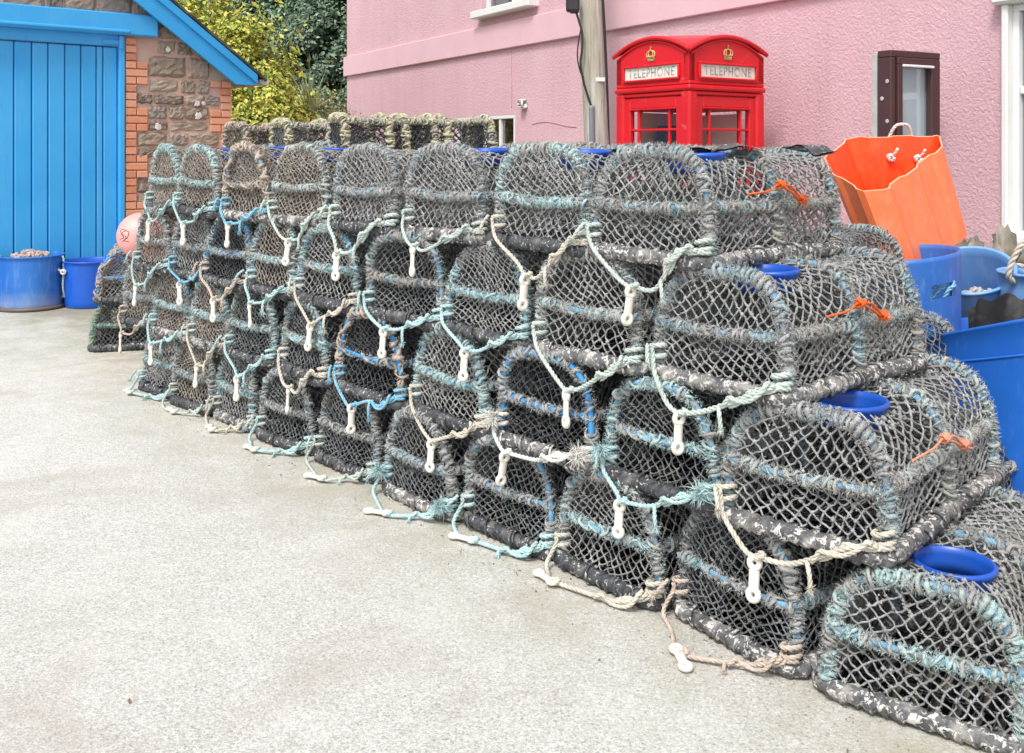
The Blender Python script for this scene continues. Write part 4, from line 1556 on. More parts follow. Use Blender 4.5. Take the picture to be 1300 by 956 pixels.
# ------------------------------------------------------------------ phone box
zc = 8.62
ray = math.atan2(875 - 650, F)
RED = paint('phone_box_red', (.70, .012, .018), (.58, .008, .014), (.80, .26, .26), (.60, .78), rough=.38, bs=60, bst=.06)
pb = thing('phone_box', 'red domed telephone box with gold crowns in front of the pink wall', 'phone box', (math.tan(ray) * zc, zc, 0), -ray + math.radians(45) - PI / 2 + PI / 2)
A = .455
mb = MB()
# plinth, corner posts, cornice, upper box
box(mb, (0, 0, .09), (2 * A, 2 * A, .18), bev=.02)
for sx in (-1, 1):
    for sy in (-1, 1):
        box(mb, (sx * (A - .055), sy * (A - .055), 1.03), (.105, .105, 1.70), bev=.018)
        box(mb, (sx * (A - .05), sy * (A - .05), 1.03), (.075, .075, 1.70), bev=.004)
box(mb, (0, 0, 1.905), (2 * A + .012, 2 * A + .012, .045), bev=.014)
box(mb, (0, 0, 1.862), (2 * A - .02, 2 * A - .02, .03), bev=.008)
box(mb, (0, 0, 1.945), (2 * A - .012, 2 * A - .012, .035), bev=.01)
ZC, RISE = 2.205, .128
obj('frame', mb, RED, pb, smooth=False)
# pediments: segmental heads on the four sides with a moulded rim, dome over them
mb = MB()
n = 25
u = np.linspace(-1, 1, n)


def seg(u, rise=RISE):
    return rise * (1 - np.abs(u) ** 2.0)


hA = A - .012
for q in range(4):
    R = Matrix.Rotation(q * PI / 2, 3, 'Z')
    poly = [(-hA, 1.962), (hA, 1.962)] + [(x * hA, ZC - .02 + seg(x)) for x in u[::-1]]
    m2 = MB(); prism(m2, poly, -hA, -hA + .06)
    for v in m2.v:
        mb.add(v @ np.array(R).T, m2.f[0][0] * 0 if False else [tuple(x) for x in m2.f[0][0].tolist()])
        for ff, _ in m2.f[1:]:
            mb.f.append((ff + mb.n - len(v), 0))
    # rim
    P = np.array([(x * (A + .012), -(A + .004), ZC + seg(x)) for x in np.linspace(-1, 1, 41)]) @ np.array(R).T
    tube(mb, P, .019, 8)
    P = np.array([(x * (A - .03), -(A - .006), ZC - .028 + seg(x)) for x in np.linspace(-1, 1, 41)]) @ np.array(R).T
    tube(mb, P, .010, 6)
obj('pediment', mb, RED, pb, smooth=False)
mb = MB()
g_ = np.linspace(-1, 1, 33)
GX, GY = np.meshgrid(g_, g_, indexing='ij')
Zd = ZC + .012 + seg(GX) + seg(GY) * 1.0 - .80 * seg(GX) * seg(GY) / RISE
V = np.stack([GX * (A + .006), GY * (A + .006), Zd], -1).reshape(-1, 3)
mb.add(V, np.array([[i * 33 + j, (i + 1) * 33 + j, (i + 1) * 33 + j + 1, i * 33 + j + 1] for i in range(32) for j in range(32)]))
RED2 = paint('phone_box_roof_red', (.74, .03, .04), (.64, .016, .024), (.80, .30, .30), (.56, .75), rough=.35, bs=60, bst=.06)
obj('roof', mb, RED2, pb)
OPAL = paint('opal_glass', (.80, .78, .70), (.72, .70, .62), (.55, .45, .30), (.62, .80), rough=.3)
GOLD = paint('crown_gold', (.72, .56, .26), (.55, .40, .16), (.8, .75, .6), (.6, .8), rough=.4)
INK = paint('sign_ink', (.30, .27, .24), (.22, .19, .17), (.7, .68, .6), (.44, .58))
GLASSP = glass('phone_box_glass', (.96, .97, .97), .95)
for q in range(4):
    R = Matrix.Rotation(q * PI / 2, 4, 'Z')
    sm_ = MB()
    for (cx, cz, sx, sz) in ((0, 2.105, .68, .018), (0, 1.985, .68, .018), (-.335, 2.045, .02, .10), (.335, 2.045, .02, .10)):
        box(sm_, (cx, -A + .006, cz), (sx, .034, sz), bev=.005)
    sm_.xf(R)
    sg = obj('sign_frame', sm_, RED, pb, smooth=False)
    m2 = MB(); box(m2, (0, -A + .0125, 2.045), (.65, .01, .104)); m2.xf(R)
    pn = obj('sign', m2, OPAL, sg, smooth=False)
    cu = bpy.data.curves.new('lettering', 'FONT')
    cu.body = 'TELEPHONE'
    cu.size = .108
    cu.align_x = 'CENTER'
    cu.align_y = 'CENTER'
    cu.extrude = .001
    cu.space_character = 1.16
    tmp = bpy.data.objects.new('lettering', cu)
    me = bpy.data.meshes.new_from_object(tmp)
    bpy.data.objects.remove(tmp)
    me.materials.clear()
    to = link('lettering', me, INK)
    to.parent = sg
    to.matrix_local = R @ Matrix.Translation((0, -A + .005, 2.044)) @ Matrix.Rotation(PI / 2, 4, 'X') @ Matrix.Diagonal((.86, .98, 1, 1))
    # crown
    cm = MB()
    box(cm, (0, 0, 0), (.088, .014, .020), bev=.004)
    box(cm, (0, 0, -.016), (.078, .012, .010), bev=.003)
    for (cx, r) in ((-.034, .007), (-.017, .006), (0, .008), (.017, .006), (.034, .007)):
        knots(cm, np.array([[cx, -.004, .016]]), r * 1.2)
    for sgn in (-1, 1):
        t_ = np.linspace(0, 1, 14)
        for kx in (.046, .022):
            P = np.stack([sgn * (kx * np.cos(t_ * PI / 2 * .98) ** .6 + .008 * np.sin(t_ * PI)), -.003 + 0 * t_, .012 + .052 * np.sin(t_ * PI / 2)], 1)
            tube(cm, P, .0052, 6)
    knots(cm, np.array([[0, -.004, .072]]), .010)
    box(cm, (0, -.003, .090), (.008, .008, .030), bev=.002)
    box(cm, (0, -.003, .092), (.024, .008, .008), bev=.002)
    cm.xf(R @ Matrix.Translation((0, -hA - .004, 2.165)))
    obj('crown', cm, GOLD, pb)
    # glazed side or door: stiles, rails and glazing bars
    dm = MB()
    ys = -A + .045
    W2 = A - .105
    for sx in (-1, 1):
        box(dm, (sx * (W2 - .035), ys, 1.02), (.075, .045, 1.64), bev=.008)
    box(dm, (0, ys, 1.795), (2 * W2 - .145, .045, .095), bev=.008)
    box(dm, (0, ys, .29), (2 * W2 - .145, .045, .20), bev=.008)
    box(dm, (0, ys - .012, 1.742), (2 * W2 - .14, .04, .014), bev=.004)
    zt, zbm = 1.735, .39
    rowsn = 8
    dz = (zt - zbm) / rowsn
    for r_ in range(1, rowsn):
        box(dm, (0, ys, zbm + r_ * dz), (2 * W2 - .145, .028, .019), bev=.004)
    for x in (-.185, .185):
        box(dm, (x, ys + .001, (zt + zbm) / 2), (.022, .026, zt - zbm), bev=.004)
    dm.xf(R)
    dd = obj('door' if q == 0 else 'glazed_side', dm, RED, pb, smooth=False)
    if q == 1:  # pale pink-beige board added inside, seen through the panes
        m2 = MB(); box(m2, (.03, ys + .03, 1.15), (2 * W2 - .26, .012, 1.12)); m2.xf(R)
        obj('pale_board', m2, paint('board_pale_pink', (.78, .62, .58), (.70, .54, .50)), pb, smooth=False)
    if q == 2:
        m2 = MB(); box(m2, (0, ys + .03, 1.05), (2 * W2 - .2, .015, 1.35)); m2.xf(R)
        obj('back_panel', m2, paint('back_panel_grey', (.62, .64, .66), (.55, .57, .60)), pb, smooth=False)
    m2 = MB()
    hw = W2 - .07
    m2.add([(-hw, ys + .008, zbm), (hw, ys + .008, zbm), (hw, ys + .008, zt), (-hw, ys + .008, zt)], [(0, 1, 2, 3)])
    m2.xf(R)
    obj('pane', m2, GLASSP, dd, smooth=False)
mb = MB()
box(mb, (.0, .20, 1.35), (.26, .18, .52), bev=.02)
box(mb, (-.17, .22, 1.38), (.05, .07, .22), bev=.02)
obj('telephone', mb, paint('telephone_grey', (.10, .10, .11), (.07, .07, .08)), pb, smooth=False)

# ------------------------------------------------------------------ notice board
zn = 6.95
nb = thing('notice_board', 'dark brown glazed notice board on posts before the pink wall', 'notice board', ((1131 - 650) / F * zn, zn, 0), math.radians(29))
BROWN = paint('brown_frame', (.085, .035, .035), (.06, .025, .026), (.20, .12, .11), (.62, .8), rough=.4)
zt = EYE + (190 - 63) * zn / F
WN, HN, DN = .52, .86, .12
mb = MB()
for (cx, cz, sx, sz) in ((WN / 2, zt - .025, WN, .05), (WN / 2, zt - HN + .025, WN, .05), (.025, zt - HN / 2, .05, HN - .10), (WN - .025, zt - HN / 2, .05, HN - .10)):
    box(mb, (cx, DN / 2, cz), (sx, DN, sz), bev=.006)
for (cx, cz, sx, sz) in ((WN / 2, zt - .075, WN - .12, .05), (WN / 2, zt - HN + .075, WN - .12, .05), (.085, zt - HN / 2, .05, HN - .20), (WN - .085, zt - HN / 2, .05, HN - .20)):
    box(mb, (cx, .012, cz), (sx, .05, sz), bev=.005)
obj('case', mb, BROWN, nb, smooth=False)
mb = MB(); box(mb, (WN / 2, .058, zt - HN / 2), (WN - .10, .015, HN - .10))
obj('backing_sheet', mb, paint('notice_sheet', (.62, .68, .72), (.55, .62, .66)), nb, smooth=False)
mb = MB(); mb.add([(.10, .022, zt - HN + .1), (WN - .10, .022, zt - HN + .1), (WN - .10, .022, zt - .1), (.10, .022, zt - .1)], [(0, 1, 2, 3)])
obj('pane', mb, glass('notice_glass', (.9, .93, .95), .8), nb, smooth=False)
mb = MB()
box(mb, (WN / 2, -.02, zt - .108), (WN - .20, .02, .018), bev=.004)
obj('light_strip', mb, PVC, nb, smooth=False)
for x in (.0, WN):
    mb = MB(); box(mb, (x + (.02 if x == 0 else -.02), DN + .024, zt / 2 - .01), (.05, .045, zt - .02), bev=.004)
    obj('post', mb, W('post_grey', (.52, .52, .50), (.36, .36, .35), None, 12, rand=False), nb, smooth=False)
mb = MB()
for (y, z) in ((.03, zt - .22), (.075, zt - .34), (.03, zt - .5)):
    m2 = MB(); lathe(m2, [(.001, 0), (.014, 0), (.016, .004), (.010, .006), (.001, .004)], 14)
    m2.xf(Matrix.Translation((-.0, y, z)) @ Matrix.Rotation(-PI / 2, 4, 'Y'))
    for v in m2.v:
        mb.v.append(v)
    mb.f += [(f + mb.n, 0) for f, _ in m2.f]
    mb.n += m2.n
obj('bolt', mb, paint('bolt_grey', (.5, .48, .46), (.4, .38, .36)), nb)

# ------------------------------------------------------------------ garden wall with upright coping stones
mb = MB()
cop = []


gw = thing('garden_wall', 'low rubble stone garden wall with upright pointed coping at the right', 'wall', ((1180 - 650) / F * 6.75, 6.75, 0), math.atan2(-.861, .509) + .5)
for row in range(5):
    x = -.3 + RNG.uniform(0, .1)
    while x < 4.2:
        wd_ = RNG.uniform(.14, .34)
        stone(mb, (x + wd_ / 2, 0, .06 + row * .125), (wd_ * 1.05, .34, .145))
        x += wd_
STONEW = W('rubble_stone', (.36, .33, .28), (.17, .15, .13), (.24, .26, .15), 9, 4, (.5, .62), rand=False, bmp=.8, bscale=40, kind='Object')
obj('rubble', mb, STONEW, gw)
x = -.3
while x < 4.2:
    wd_ = RNG.uniform(.07, .15)
    c1 = MB()
    hgt = RNG.uniform(.12, .26)
    stone(c1, (0, 0, hgt / 2), (wd_, .26, hgt), rough=.2)
    v = c1.v[0]
    v[:, 0] *= np.clip(1.25 - .9 * v[:, 2] / hgt, .2, 1.2)
    o = obj('coping_stone', c1, STONEW, gw)
    o.location = (x + wd_ / 2, 0, .635)
    o.rotation_euler = (RNG.normal(0, .08), RNG.normal(0, .12), RNG.normal(0, .3))
    x += wd_ * .95

# ------------------------------------------------------------------ stone shed with blue door
SX, SZ = -4.07, 9.1
SD = np.array([.766, .643])
shed = thing('shed', 'stone and brick boat shed with bright blue door and bargeboard', 'shed', (SX, SZ, 0), math.atan2(SD[1], SD[0]))


def s_s(px):
    k = (px - 650) / F
    return (k * SZ - SX) / (SD[0] - k * SD[1])


def s_z(px, py):
    return EYE + (190 - py) * (SZ + SD[1] * s_s(px)) / F


sR = s_s(294)
sJ = s_s(158.5)
sL0 = sJ - 3.0
ridge_x = sJ - 1.5
zlt = 2.685
zlb = s_z(158, 45)
pitch = .74
eave_x = s_s(318)
eave_z = s_z(316, 96)
ridge_z = eave_z + (eave_x - ridge_x) * pitch
leftx = 2 * ridge_x - sR
MORTAR = W('mortar_pink', (.60, .41, .34), (.48, .32, .26), (.52, .44, .38), 10, 4, rand=False, bmp=.6, bscale=90)
BRICK = None
m, nt, p = nodes('orange_brick')
g1 = nt.nodes.new('ShaderNodeNewGeometry')
c = ramp(nt, g1.outputs['Random Per Island'], [(0, (.52, .19, .10)), (.35, (.66, .25, .13)), (.7, (.74, .33, .19)), (1, (.62, .32, .22))])
c = mixc(nt, ramp(nt, noise(nt, coords(nt, False), 26, 5, .7), [(.42, (0, 0, 0)), (.7, (.6, .6, .6))]), c, (.60, .38, .27))
nt.links.new(c, p.inputs['Base Color']); p.inputs['Roughness'].default_value = .9
bump(nt, p, noise(nt, coords(nt, False), 70, 4), .5, .01)
BRICK = m
m, nt, p = nodes('brown_rubble')
g1 = nt.nodes.new('ShaderNodeNewGeometry')
c = ramp(nt, g1.outputs['Random Per Island'], [(0, (.16, .125, .105)), (.3, (.27, .215, .165)), (.6, (.36, .285, .22)), (.85, (.44, .34, .27)), (1, (.23, .21, .195))])
c = mixc(nt, ramp(nt, noise(nt, coords(nt, False), 18, 6, .7), [(.45, (0, 0, 0)), (.66, (.7, .7, .7))]), c, (.40, .345, .28))
c = mixc(nt, ramp(nt, noise(nt, coords(nt, False), 7.5, 3, .5), [(.70, (0, 0, 0)), (.73, (1, 1, 1))]), c, (.68, .67, .64))
nt.links.new(c, p.inputs['Base Color']); p.inputs['Roughness'].default_value = .92
bump(nt, p, noise(nt, coords(nt, False), 40, 5, .7), .9, .015)
RUB = m

mb = MB()
# front wall mortar bed (behind the stones), side and back walls
doorL = sJ - 2.98
poly_r = [(sJ, 0), (sR, 0), (sR, eave_z + (eave_x - sR) * pitch - .06), (ridge_x, ridge_z - .06), (ridge_x, zlb), (sJ, zlb)]
prism(mb, poly_r, .02, .36)
poly_l = [(leftx, 0), (doorL, 0), (doorL, zlb), (ridge_x - .001, zlb), (ridge_x - .001, ridge_z - .06), (leftx, eave_z + (eave_x - sR) * pitch - .06)]
prism(mb, poly_l, .02, .36)
DEPS = 6.0
for x0, x1 in ((sR - .34, sR), (leftx, leftx + .34)):
    box(mb, ((x0 + x1) / 2, .362 + (DEPS - .36) / 2, eave_z / 2), (x1 - x0, DEPS - .36, eave_z))
obj('wall', mb, MORTAR, shed, smooth=False)

# brick quoins at the jamb and the corner
qms = [MB(), MB()]
ch = .0745
nz = int(2.5 / ch)
spans = []
for i in range(36):
    z = .01 + i * ch
    blk = (i // 3) % 2
    wj = .22 if blk else .115
    wc = .115 if blk == 0 else .225
    topc = eave_z + (eave_x - sR) * pitch - .22
    for qm, x0, x1, ok in ((qms[0], sJ + .004, sJ + wj, z < zlb - .04), (qms[1], sR - wc, sR + .004, z < topc)):
        if not ok:
            continue
        n_ = 1 if x1 - x0 < .15 else 2 if i % 2 else 1
        for q in range(n_):
            a0 = x0 + (x1 - x0) * q / n_
            a1 = x0 + (x1 - x0) * (q + 1) / n_
            box(qm, ((a0 + a1) / 2, .05 + RNG.uniform(-.004, .003), z + ch / 2), (a1 - a0 - .009, .11, ch - .011), bev=.005)
    spans.append((z, sJ + wj, sR - wc))
for qm in qms:
    obj('brick_quoin', qm, BRICK, shed, smooth=False)
# rubble stones between the quoins and above the lintel
rms = [MB(), MB()]
rows_z = [0.01]
while rows_z[-1] < ridge_z:
    rows_z.append(rows_z[-1] + ch * random.choice([1.5, 1.5, 2.0, 2.0, 3.0, 1.0]))


def slopez(x):
    return ridge_z - .10 - abs(x - ridge_x) * pitch


for z0, z1 in zip(rows_z, rows_z[1:]):
    zm = (z0 + z1) / 2
    sp = min(spans, key=lambda q: abs(q[0] - zm + ch / 2))
    if z1 < zlb - .02:
        segs = [(sp[1], sp[2]), (leftx, doorL)]
    elif z1 > zlt + .03:
        segs = [(leftx, sR)]
    else:
        segs = [(s_s(198) + .01, sp[2] if zm < eave_z else sR), (leftx, doorL)]
    for xa, xb in segs:
        x = xa
        rm = rms[0] if xa > ridge_x else rms[1]
        while x < xb - .03:
            wd_ = min(RNG.uniform(.12, .46), xb - x)
            if xb - x - wd_ < .09:
                wd_ = xb - x
            xm = x + wd_ / 2
            if min(z0 - slopez(x), z0 - slopez(x + wd_)) < .02:
                # an uneven quadrilateral face, dished edges
                g0 = RNG.uniform(.003, .010)
                pr = RNG.uniform(-.012, .012)
                n0 = rm.n
                nu, nv = 9, 7
                uu, vv = np.meshgrid(np.linspace(0, 1, nu), np.linspace(0, 1, nv), indexing='ij')
                X_ = x + g0 + uu * (wd_ - 2 * g0)
                Z_ = z0 + g0 + vv * (z1 - z0 - 2 * g0)
                edge = np.minimum(np.minimum(uu, 1 - uu), np.minimum(vv, 1 - vv)) > 0
                Y_ = np.where(edge, .0 + pr + RNG.normal(0, .005, uu.shape), .022)
                X_ = X_ + RNG.normal(0, .005, uu.shape)
                Z_ = Z_ + RNG.normal(0, .005, uu.shape)
                if z0 < zlt < z1 and x < s_s(198):
                    Z_ = np.maximum(Z_, zlt + .006)
                Z_ = np.minimum(Z_, ridge_z - np.abs(X_ - ridge_x) * pitch - .02)
                rm.add(np.stack([X_, Y_, Z_], -1).reshape(-1, 3), np.array([[i * nv + j, (i + 1) * nv + j, (i + 1) * nv + j + 1, i * nv + j + 1] for i in range(nu - 1) for j in range(nv - 1)]))
            x += wd_
for rm in rms:
    obj('rubble_stone', rm, RUB, shed, smooth=False)
# lichen-white spots
LICH = W('lichen_white', (.78, .77, .73), (.5, .48, .44), None, 40, rand=False)
for (px, py, r) in ((213, 63, .028), (252, 147, .038), (201, 161, .034), (250, 131, .030), (258, 131, .020)):
    lm = MB()
    x, z = s_s(px), s_z(px, py)
    a = np.linspace(0, 2 * PI, 18, endpoint=False)
    rr = r * (1 + RNG.normal(0, .18, 18))
    V = [(x, -.0165, z)] + [(x + q * math.cos(t) * .9, -.016, z + q * math.sin(t)) for q, t in zip(rr * .9, a)] + [(x + q * math.cos(t) * .9, -.004, z + q * math.sin(t)) for q, t in zip(rr, a)]
    lm.add(V, [(0, 1 + j, 1 + (j + 1) % 18) for j in range(18)] + [(1 + j, 19 + j, 19 + (j + 1) % 18, 1 + (j + 1) % 18) for j in range(18)])
    obj('lichen', lm, LICH, shed, smooth=False)

m, nt, p = nodes('door_blue')
v = coords(nt, False)
c = ramp(nt, noise(nt, v, 1.3, 5, .6), [(.3, (.022, .32, .72)), (.7, (.045, .40, .80))])
f = ramp(nt, noise(nt, coords(nt, False, scale=(6, 6, 1.0)), 1.6, 6, .7), [(.52, (0, 0, 0)), (.75, (.4, .4, .4))])
c = mixc(nt, f, c, (.10, .42, .76))
f = ramp(nt, noise(nt, v, 16, 9, .8), [(.69, (0, 0, 0)), (.73, (.9, .9, .9))])
c = mixc(nt, f, c, (.03, .12, .22))
g1 = nt.nodes.new('ShaderNodeNewGeometry')
c = mixc(nt, ramp(nt, g1.outputs['Random Per Island'], [(0, (0, 0, 0)), (1, (.35, .35, .35))]), c, (.10, .46, .84))
f = ramp(nt, noise(nt, coords(nt, False, scale=(5, 5, .35)), 3, 7, .75), [(.60, (0, 0, 0)), (.72, (.5, .5, .5))])
c = mixc(nt, f, c, (.02, .21, .50))
nt.links.new(c, p.inputs['Base Color']); p.inputs['Roughness'].default_value = .5
bump(nt, p, noise(nt, coords(nt, False, scale=(8, 8, 1)), 9, 5), .15, .01)
BLUE = m
dm = MB()
bw = .142
x = sJ - .055
i = 0
ztop = s_z(150, 60)
while x > doorL:
    w_ = bw if i not in (0, 1) else (.13 if i == 0 else .06)
    w_ += random.uniform(-.008, .008)
    box(dm, (x - w_ / 2, .055 + (i % 2) * .0015, ztop / 2 + .02), (w_ - .009, .035, ztop - .04), bev=.008)
    x -= w_
    i += 1
box(dm, ((sJ - .055 + doorL) / 2, .09, ztop / 2 + .02), (sJ - .055 - doorL, .03, ztop - .05))
dr = obj('door', dm, BLUE, shed, smooth=False)
dm = MB()
box(dm, ((sJ + doorL) / 2, .035, (ztop + zlb) / 2 + .006), (sJ - doorL - .1, .045, zlb - ztop - .004), bev=.006)
obj('top_rail', dm, BLUE, dr, smooth=False)
dm = MB()
box(dm, (sJ - .028, .03, zlb / 2), (.05, .09, zlb), bev=.006)
obj('door_frame', dm, BLUE, shed, smooth=False)
dm = MB()
box(dm, (doorL + .028, .03, zlb / 2), (.05, .09, zlb), bev=.006)
obj('door_frame', dm, BLUE, shed, smooth=False)
dm = MB()
box(dm, (sJ - .12, .005, ztop + .045), (.16, .016, .045), bev=.004)
box(dm, (sJ - .035, -.02, ztop + .045), (.03, .02, .13), bev=.005)
obj('hinge', dm, BLUE, dr, smooth=False)
dm = MB()
xl = s_s(198)
box(dm, ((xl + doorL - .2) / 2, -.022, (zlt + zlb) / 2), (xl - doorL + .2, .10, zlt - zlb), bev=.012)
box(dm, ((sJ + doorL) / 2, -.075, zlb + .03), (sJ - doorL + .05, .03, .03), bev=.008)
obj('lintel', dm, BLUE, shed, smooth=False)
# bargeboards, roof, gutter
nv_ = 1 / math.hypot(1, pitch)
bm = MB()
for sgn in (1, -1):
    ex = ridge_x + sgn * (eave_x - ridge_x)
    d = np.array([sgn * 1.0, -pitch]) * nv_
    nn = np.array([sgn * pitch, 1.0]) * nv_
    A0 = np.array([ridge_x, ridge_z]); B0 = np.array([ex, eave_z])
    zlow = eave_z - .105
    for (off0, off1, y0, y1, low) in ((-.215, -.068, -.14, -.10, True), (-.07, .0, -.165, -.10, False)):
        top0, bot0 = A0 + nn * off1, A0 + nn * off0
        zt1 = top0[1] - (ex - top0[0]) * sgn * pitch
        zb1 = bot0[1] - (ex - bot0[0]) * sgn * pitch
        if low:
            xb = bot0[0] + sgn * (bot0[1] - zlow) / pitch
            poly = [tuple(bot0), (xb, zlow), (ex, zlow), (ex, zt1), tuple(top0)]
        else:
            poly = [tuple(bot0), (ex, zb1), (ex, zt1), tuple(top0)]
        if sgn < 0:
            poly = poly[::-1]
        prism(bm, poly, y0, y1)
obj('bargeboard', bm, paint('barge_blue', (.030, .37, .76), (.022, .32, .70), (.02, .12, .25), (.70, .76)), shed, smooth=False)
rf = MB()
for sgn in (1, -1):
    ex = ridge_x + sgn * (eave_x + .10 - ridge_x)
    d = np.array([ex - ridge_x, -(abs(ex - ridge_x)) * pitch])
    A0 = np.array([ridge_x, ridge_z + .012]); B0 = A0 + d
    poly = [tuple(A0), tuple(B0), tuple(B0 + (0, .028)), tuple(A0 + (0, .028))]
    if sgn > 0:
        poly = poly[::-1]
    prism(rf, poly, -.175, DEPS)
obj('roof', rf, W('dark_slate', (.065, .06, .06), (.03, .03, .03), (.12, .11, .08), 8, 4, rand=False), shed, smooth=False)
gm = MB()
a = np.linspace(PI, 2 * PI, 13)
for sgn in (1,):
    gx, gz = eave_x + .10, eave_z - .045
    o_ = [(gx + .055 * math.cos(t), gz + .055 * math.sin(t)) for t in a] + [(gx + .048 * math.cos(t), gz + .048 * math.sin(t)) for t in a[::-1]]
    prism(gm, o_, -.12, DEPS)
    prism(gm, [(gx + .054 * math.cos(t), gz + .054 * math.sin(t)) for t in a], -.125, -.119)
obj('gutter', gm, paint('gutter_grey', (.55, .55, .56), (.46, .46, .48)), shed, smooth=False)


# ------------------------------------------------------------------ greenery
def leaves(mb, C, Nn, size, asp=.55, fold=.25, droop=0.0, mat=0):
    n = len(C)
    t = np.cross(Nn, RNG.normal(0, 1, (n, 3)))
    t[:, 2] -= droop
    t /= np.linalg.norm(t, axis=1)[:, None] + 1e-9
    b = np.cross(Nn, t)
    b /= np.linalg.norm(b, axis=1)[:, None] + 1e-9
    up = np.cross(t, b)
    s = (size * RNG.uniform(.6, 1.35, n))[:, None]
    V = np.stack([C - t * s * .5, C + b * s * asp * .5 + up * s * fold * .3, C + t * s * .5, C - b * s * asp * .5 + up * s * fold * .3], 1).reshape(-1, 3)
    q = np.arange(n)[:, None] * 4
    mb.add(V, q + np.array([[0, 1, 2, 3]]), mat)


def bush(name, label, cat, loc, rad, nclump, per, size, mat, clump_r=.28, core=True, droop=0.0, trunk_h=.6, group=None):
    root = thing(name, label, cat, loc, 0, group)
    mb = MB()
    rad = np.array(rad)
    d = RNG.normal(0, 1, (nclump, 3))
    d /= np.linalg.norm(d, axis=1)[:, None]
    d[:, 2] = np.abs(d[:, 2]) * 1.0 - .35
    ctr = np.array([0, 0, rad[2] * .55])
    lump = 1 + .16 * np.sin(d[:, 0] * 5 + 1) * np.sin(d[:, 2] * 6 + d[:, 1] * 4)
    C = ctr + d * rad * (lump * RNG.uniform(.80, 1.04, nclump))[:, None]
    C[:, 2] = np.maximum(C[:, 2], .15)
    P = np.repeat(C, per, 0)
    o = RNG.normal(0, 1, P.shape)
    o /= np.linalg.norm(o, axis=1)[:, None]
    cr = np.repeat(RNG.uniform(.6, 1.3, nclump), per)[:, None] * clump_r
    P = P + o * cr * RNG.random((len(P), 1)) ** .4
    nd = np.repeat(d, per, 0) * .9 + o * .6 + np.array([0, 0, .35]) + RNG.normal(0, .35, P.shape)
    nd /= np.linalg.norm(nd, axis=1)[:, None]
    leaves(mb, P, nd, np.full(len(P), size), droop=droop)
    # darker inner leaves
    Q = ctr + RNG.normal(0, .33, (nclump * per // 5, 3)) * rad
    Q[:, 2] = np.maximum(Q[:, 2], .1)
    nq = RNG.normal(0, 1, Q.shape); nq /= np.linalg.norm(nq, axis=1)[:, None]
    leaves(mb, Q, nq, np.full(len(Q), size * 1.6))
    obj('crown', mb, mat, root, smooth=False)
    tm = MB()
    for q in range(7):
        e = C[RNG.integers(0, nclump)]
        tube(tm, catmull([(RNG.normal(0, .08), RNG.normal(0, .08), 0), (e[0] * .3, e[1] * .3, trunk_h), tuple(e * .9)], .12), np.linspace(.06, .012, len(catmull([(0, 0, 0), (e[0] * .3, e[1] * .3, trunk_h), tuple(e * .9)], .12)))[:1] * .5, 6)
    obj('trunk', tm, W(name + '_bark', (.16, .12, .09), (.07, .055, .04), None, 12, rand=False), root)
    return root


LY = leafmat('leaf_yellow_green', [(0, (.22, .32, .05)), (.3, (.38, .46, .07)), (.6, (.58, .60, .10)), (.9, (.74, .66, .12)), (1, (.78, .60, .15))])
LG = leafmat('leaf_mid_green', [(0, (.06, .12, .03)), (.5, (.14, .24, .05)), (.85, (.24, .34, .07)), (1, (.40, .42, .09))])
LI = leafmat('leaf_ivy', [(0, (.05, .10, .06)), (.5, (.12, .21, .125)), (.85, (.22, .33, .20)), (1, (.42, .50, .38))], .4)
LT = leafmat('leaf_olive', [(0, (.20, .20, .05)), (.5, (.36, .36, .10)), (1, (.56, .53, .20))])


def at(px, z, h=0):
    return ((px - 650) / F * z, z, h)


bush('variegated_shrub', 'yellow green variegated shrub behind the shed roof', 'shrub', at(306, 14.2), (1.12, .9, 2.6), 300, 110, .062, LY, .24)
bush('variegated_shrub', 'tall yellow green shrub rising above the shed roof slope', 'shrub', at(236, 15.2), (1.3, 1.0, 3.4), 200, 80, .068, LY, .26)
bush('green_shrub', 'darker green shrub low beside the shed corner', 'shrub', at(318, 13.2), (.62, .5, 1.05), 110, 55, .075, LG, .18)
bush('ivy_tree', 'dark blue green ivy clad tree beside the pink house', 'tree', at(418, 21.5), (1.6, 1.5, 4.2), 380, 120, .09, LI, .30)
bush('ivy_tree', 'dark ivy covered tree at the back between shrub and house', 'tree', at(352, 23.5), (2.0, 1.5, 5.2), 380, 110, .095, LI, .34)
bush('ivy_tree', 'dark ivy mass far behind the shed', 'tree', at(250, 25), (2.4, 1.5, 5.0), 220, 60, .13, LI, .4)
# spiky palm
cp = thing('cabbage_palm', 'spiky grey green palm between the yellow shrub and pink house', 'palm', at(394, 15.9))
mb = MB()
for q in range(95):
    a = RNG.uniform(0, 2 * PI); el = RNG.uniform(.15, 1.45)
    L = RNG.uniform(.55, .95)
    dv = np.array([math.cos(a) * math.cos(el), math.sin(a) * math.cos(el), math.sin(el)])
    t_ = np.linspace(0, 1, 7)
    P = np.array([0, 0, 1.95]) + dv * (t_ * L)[:, None] - np.array([0, 0, .28]) * (t_ ** 2.2)[:, None] * math.cos(el) * L * 1.4
    sd_ = np.cross(dv, (0, 0, 1)); sd_ /= np.linalg.norm(sd_)
    wv = (.022 * np.sin(np.clip(t_ * 1.1 + .12, 0, 1) * PI) + .002)[:, None]
    mb.add(np.concatenate([P - sd_ * wv, P + sd_ * wv]), np.array([[i, i + 1, 8 + i, 7 + i] for i in range(6)]))
obj('frond', mb, leafmat('leaf_palm', [(0, (.22, .30, .17)), (.6, (.42, .50, .30)), (1, (.62, .66, .42))]), cp, smooth=False)
mb = MB(); tube(mb, np.array([(0.02 * math.sin(z * 4), 0, z) for z in np.linspace(0, 2.0, 12)]), .07, 8)
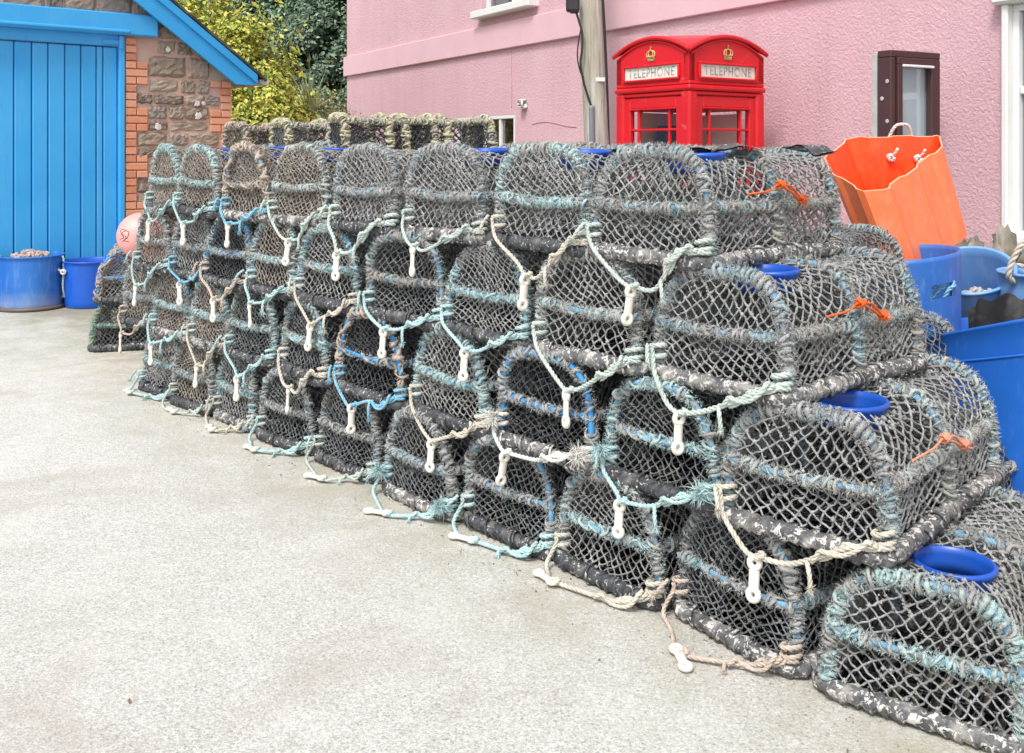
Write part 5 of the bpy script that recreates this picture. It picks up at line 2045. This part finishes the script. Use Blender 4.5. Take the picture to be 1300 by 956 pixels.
obj('trunk', mb, W('palm_bark', (.24, .20, .15), (.12, .1, .08), None, 12, rand=False), cp)


def twiggy(label, loc, rx, h, n):
    root = thing('twiggy_bush', label, 'bush', loc, 0, 'twiggy bushes')
    mb, lf = MB(), MB()
    for q in range(n):
        a = RNG.uniform(0, 2 * PI); r = rx * math.sqrt(RNG.random())
        x, y = r * math.cos(a), r * .6 * math.sin(a)
        top = np.array([x * 1.1 + RNG.normal(0, .08), y + RNG.normal(0, .08), h * (1 - .35 * (r / rx) ** 2) * RNG.uniform(.75, 1.05)])
        P = catmull([(x * .6, y * .6, 0), (x * .9 + RNG.normal(0, .03), y * .9, top[2] * .5), tuple(top)], .12)
        tube(mb, P, np.linspace(.009, .003, len(P)), 4)
        k_ = 46
        i = RNG.integers(len(P) // 4, len(P), k_)
        C = P[i] + RNG.normal(0, .035, (k_, 3))
        nn = RNG.normal(0, 1, (k_, 3)); nn /= np.linalg.norm(nn, axis=1)[:, None]
        leaves(lf, C, nn, np.full(k_, .045), .5)
    obj('stem', mb, W('twig_bark', (.26, .20, .10), (.14, .11, .06), None, 12, rand=False), root)
    obj('foliage', lf, LT, root, smooth=False)


twiggy('olive twiggy bush just left of the pink house corner', at(400, 14.8), .75, 2.35, 230)
twiggy('shorter olive twiggy bush beside the green shrub', at(352, 13.9), .5, 1.95, 120)

# leaf litter and scraps on the concrete
mb = MB()
n = 26
C = np.stack([RNG.uniform(-3.2, .4, n), RNG.uniform(2.2, 8.0, n), np.full(n, .006)], 1)
nn = np.tile([0, 0, 1.], (n, 1)) + RNG.normal(0, .15, (n, 3))
leaves(mb, C, nn, np.full(n, .016), .5, .3)
o = obj('leaf_litter', mb, leafmat('litter_brown', [(0, (.10, .06, .04)), (.6, (.22, .13, .08)), (1, (.34, .26, .18))]), smooth=False)
o['kind'] = 'stuff'
o['label'] = 'scattered small brown leaves on the concrete'
o['category'] = 'litter'

mb = MB()
n = 210
s_ = RNG.uniform(-.2, 4.6, n)
P = np.array([line(v) for v in s_]) - np.array([math.sin(LA), math.cos(LA)]) * np.abs(RNG.normal(0, .10, n))[:, None] - np.array([math.sin(LA), math.cos(LA)]) * .02
knots(mb, np.concatenate([P, np.full((n, 1), .002)], 1), .0026)
k = 70
leaves(mb, np.concatenate([P[:k] - .05 * RNG.random((k, 2)), np.full((k, 1), .007)], 1), np.tile([0, 0, 1.], (k, 1)) + RNG.normal(0, .3, (k, 3)), np.full(k, .014), .35, .3)
o = obj('grit', mb, leafmat('grit_mixed', [(0, (.16, .14, .11)), (.5, (.27, .24, .18)), (.8, (.36, .33, .27)), (1, (.20, .34, .38))]), smooth=False)
tag(o, 'grit and small scraps gathered along the foot of the pot stack', 'grit', None, 'stuff')
